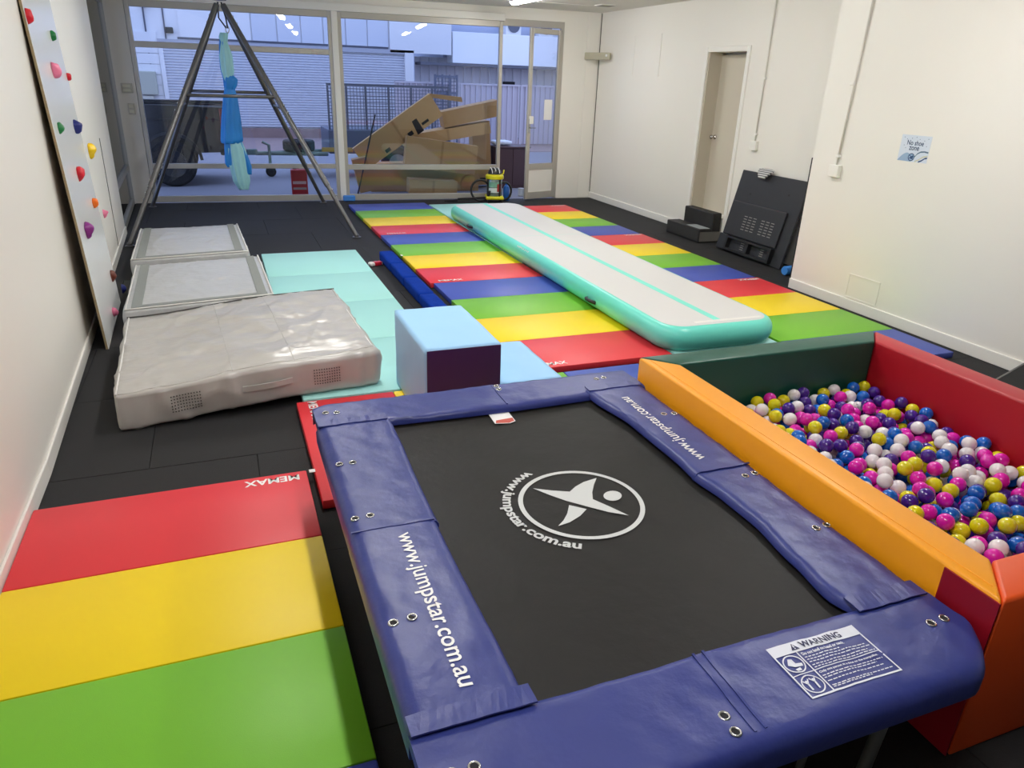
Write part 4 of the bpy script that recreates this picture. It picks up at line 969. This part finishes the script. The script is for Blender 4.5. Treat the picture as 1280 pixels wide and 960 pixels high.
obj('drawbar', tube([(-1.2, -.3, .45), (-2.2, 0, .44), (-2.55, 0, .44)], .04, 8), mat('drawbar_green', (108, 124, 116), .6, metal=.2), tl); obj('drawbar', tube([(-1.2, .35, .45), (-2.2, .03, .44)], .04, 8), MATS['drawbar_green'], tl)
obj('coupling', box(-2.72, -2.52, -.06, .06, .41, .52, bev=.02), MATS['drawbar_green'], tl)
obj('jockey_stand', tube([(-2.3, -.08, .20), (-2.3, -.08, .60), (-2.42, -.08, .66)], .028, 8), MATS['drawbar_green'], tl)
wheel(tl, -2.3, -.08, .10, .06, tyre_m, rim_m)
Mx = Matrix.Translation((-1.72, -.2, .66)); obj('spare_tyre', lathe([(.12, -.1), (.28, -.1), (.31, -.07), (.31, .07), (.28, .1), (.12, .1), (.11, 0)], 28, M=Matrix.Translation((-1.72, .02, .59))), tyre_m, tl, smooth='auto')
obj('yellow_plank', box(-1.35, -.75, -.58, -.553, .52, .60), mat('plank_yellow', (170, 140, 60), .7), tl)
# black utility truck, rear tray in view
ut = thing('pickup_truck', 'black pickup truck parked outside with its tray in view', 'truck', (-2.4, 15.2, GZ)); um = mat('truck_black', (30, 31, 35), .28, coat=.5); ud = mat('truck_trim', (20, 20, 22), .6)
def uside(x0, x1, zb, zt): return [(x0, zb), (x1, zb+.06), (x1+.04, zb+.2), (x1+.03, zt-.06), (x1-.02, zt), (x0, zt)]
prof = uside(-.2, 2.58, .52, 1.38)
obj('tray', loft([[(x, yy+(.05 if abs(z-1.38) < .01 and yy < 0 else 0), z) for x, z in prof] for yy in (-.78, -.7, .9)]), um, ut)
obj('tray_rail', box(-.2, 2.58, -.76, -.66, 1.383, 1.43, bev=.012), ud, ut)
obj('cab', loft([[(x, yy, z) for x, z in ((-2.6, .5), (-.22, .5), (-.22, 1.38), (-.35, 1.86), (-1.5, 1.88), (-2.1, 1.40), (-3.0, 1.2), (-3.0, .55))] for yy in (-.78, .9)]), um, ut)
obj('side_window', poly([(-.42, -.785, 1.40), (-.5, -.785, 1.78), (-1.45, -.785, 1.80), (-1.95, -.785, 1.42)], h=0), mat('truck_glass', (40, 44, 52), .05), ut)
for x_ in (1.66, -2.2):
    wheel(ut, x_, -.70, .39, .25, tyre_m, rim_m); wheel(ut, x_, .78, .39, .25, tyre_m, rim_m)
    obj('arch_flare', loft([[(x_+rr*math.cos(a), yy, .42+rr*math.sin(a)) for rr, yy in ((.45, -.835), (.45, -.77), (.50, -.77), (.50, -.815))] for a in [PI*.02+i*PI*.96/16 for i in range(17)]]), ud, ut, smooth='auto')
obj('tail_lamp', box(2.50, 2.625, -.80, -.70, .95, 1.30, bev=.015), mat('lamp_red', (110, 20, 24), .3), ut)
obj('rear_bumper', box(2.45, 2.78, -.74, .86, .52, .70, bev=.03), ud, ut)
obj('body_crease', box(-.2, 2.55, -.79, -.778, 1.10, 1.13, bev=.004), um, ut); obj('door_gap', box(-.235, -.215, -.786, -.775, .55, 1.38), MATS['hole_dark'], ut)
# red container
rc = thing('red_container', 'red plastic container with pale band standing outside the glass', 'container', (1.21, 12.80, GZ), -.07); rm = mat('container_red', (176, 26, 34), .4)
obj('body', box(-.13, .13, -.09, .09, .001, .47, bev=.03), rm, rc, smooth='auto'); obj('label_band', box(-.105, .105, -.093, -.0905, .24, .285), mat('band_pale', (206, 170, 168), .5), rc); obj('label_band', box(-.105, .105, -.093, -.0905, .15, .185), mat('band_grey', (170, 150, 146), .5), rc)
obj('cap', lathe([(0, .471), (.03, .471), (.03, .50), (0, .502)], 14, (-.06, 0, 0)), black_plastic, rc); obj('grip', tube([(0, 0, .465), (.02, 0, .52), (.09, 0, .52), (.11, 0, .465)], .014, 8), rm, rc)
# cardboard pile
cb = [mat('cardboard', (196, 158, 108), .8, var=.06, vscale=3), mat('cardboard_shade', (176, 138, 92), .8, var=.06, vscale=3)]
ch = MATS['hole_dark']
def carton(label, a, b, wid, off, th, m, holes=(), name='cardboard_box'):
    """long carton whose upper edge runs between photo points a and b on a plane `off` behind the glass; wid is its face width downwards"""
    A, B = onb(*a, off), onb(*b, off); e = (B-A); ln_ = e.length; e.normalize(); dn = Vector((e.z, 0, -e.x)); dn = dn if dn.z < 0 else -dn
    dn = (dn - e*dn.dot(e)).normalized(); nn = e.cross(dn).normalized(); nn = nn if nn.y > 0 else -nn
    cx_ = A + e*ln_/2 + dn*wid/2
    t = thing(name, label, 'box', tuple(A+dn*wid), 0, 'cardboard boxes piled outside the window'); org = A+dn*wid
    def P3(u, v, w_): return A+e*u+dn*v+nn*w_-org
    k = bmesh.new(); add_loft(k, [[P3(0, 0, w_), P3(ln_, 0, w_), P3(ln_, wid, w_), P3(0, wid, w_)] for w_ in (0, th)]); obj('carton', k, m, t)
    k = bmesh.new(); add_loft(k, [[P3(ln_*.5-.02, .005, w_), P3(ln_*.5+.02, .005, w_), P3(ln_*.5+.02, wid-.005, w_), P3(ln_*.5-.02, wid-.005, w_)] for w_ in (-.002, -.0005)]); obj('fold_seam', k, cb[1], t)
    for u, v, hw, hh_ in holes:
        k = bmesh.new(); add_loft(k, [[P3(u*ln_-hw, v*wid-hh_, w_), P3(u*ln_+hw, v*wid-hh_, w_), P3(u*ln_+hw, v*wid+hh_, w_), P3(u*ln_-hw, v*wid+hh_, w_)] for w_ in (-.004, -.0022)]); obj('hand_hole', k, ch, t)
    return t, P3, ln_
t, P3, ln_ = carton('long flat cardboard box tilted steeply across the top of the pile', (441, 186), (537, 117), .42, .85, .10, cb[0], ((.30, .85, .05, .03), (.60, .84, .05, .035), (.80, .80, .07, .022)))
k = bmesh.new(); add_loft(k, [[P3(ln_*.68, .20, w_), P3(ln_*.74, .20, w_), P3(ln_*.74, .44, w_), P3(ln_*.66, .44, w_)] for w_ in (-.004, -.002)]); obj('torn_gap', k, ch, t)
k = bmesh.new(); add_loft(k, [[P3(ln_, .0, w_), P3(ln_+.45, .36, w_), P3(ln_+.42, .44, w_), P3(ln_, .08, w_)] for w_ in (.03, .05)]); obj('open_flap', k, cb[1], t)
carton('cardboard box jutting to the right at the top of the pile', (552, 140), (623, 125), .27, 1.02, .35, cb[1])
carton('narrow cardboard box in the middle of the pile', (505, 170), (612, 152), .20, 1.06, .4, cb[0])
carton('wide cardboard box low at the front of the pile', (509, 170), (598, 183), .50, .62, .18, cb[0])
carton('tall cardboard box upright at the right end of the pile', (590, 152), (612, 151), 1.155, 1.50, .3, cb[1], ((.5, .9, .06, .02),))
carton('pale cardboard box flat on the ground under the pile', (512, 224), (572, 227), .24, .45, .3, cb[0])
carton('large cardboard box lying behind the pile', (462, 205), (598, 203), .56, 1.10, .38, cb[1])
carton('small cardboard box at the left foot of the pile', (440, 200), (458, 196), .565, .62, .2, cb[1])
# broom pole
a_, b_ = onb(469, 143, .42), onb(446, 238, .30); b_.z = GZ+.02
t = thing('broom', 'black broom pole leaning outside against the cardboard pile', 'broom', (b_.x, b_.y, GZ))
obj('pole', tube([b_-Vector((b_.x, b_.y, GZ)), a_-Vector((b_.x, b_.y, GZ))], .013, 8), black_plastic, t); obj('broom_head', box(-.14, .14, -.03, .03, .001, .07, bev=.01), black_plastic, t)
# brown cabinet with things on top
cbn = thing('brown_cabinet', 'dark brown cabinet standing outside the open entrance door', 'cabinet', (5.30, 13.75, GZ)); bm_ = mat('brown_laminate', (74, 48, 48), .45)
obj('carcass', box(-.40, .28, -.28, .28, .001, .74, bev=.005), bm_, cbn); obj('door_leaf', box(-.385, -.065, -.295, -.2805, .05, .72, bev=.003), bm_, cbn); obj('door_leaf', box(-.055, .265, -.295, -.2805, .05, .72, bev=.003), bm_, cbn); obj('cabinet_top', box(-.42, .30, -.30, .29, .741, .765, bev=.004), bm_, cbn)
tag(obj('plastic_sheet', soft_box(.36, .3, .07, .03, (16, 12, 4), lambda p, n: .015*noise.noise(p*12)), mat('sheet_white', (214, 224, 240), .4), smooth=True, loc=(4.92, 13.6, GZ+.785)), 'crumpled white sheet on the brown cabinet', 'sheet')
for x_, y_, r_, h_, c_, l_ in ((4.78, 12.42, .055, .11, (214, 210, 206), 'small white tub on the ground beyond the doorway'), (5.05, 12.50, .06, .12, (200, 205, 206), 'pale grey tub beside the small white tub outside')):
    t = thing('plastic_tub', l_, 'tub', (x_, y_, GZ)); obj('tub', lathe([(0, .001), (r_*.85, .001), (r_, .01), (r_, h_), (0, h_+.001)], 16), mat('tub_'+l_[:5], c_, .5), t, smooth='auto'); obj('lid', lathe([(0, h_+.002), (r_*1.05, h_+.002), (r_*1.05, h_+.015), (0, h_+.018)], 16), mat('tub_lid', (190, 190, 190), .5), t)
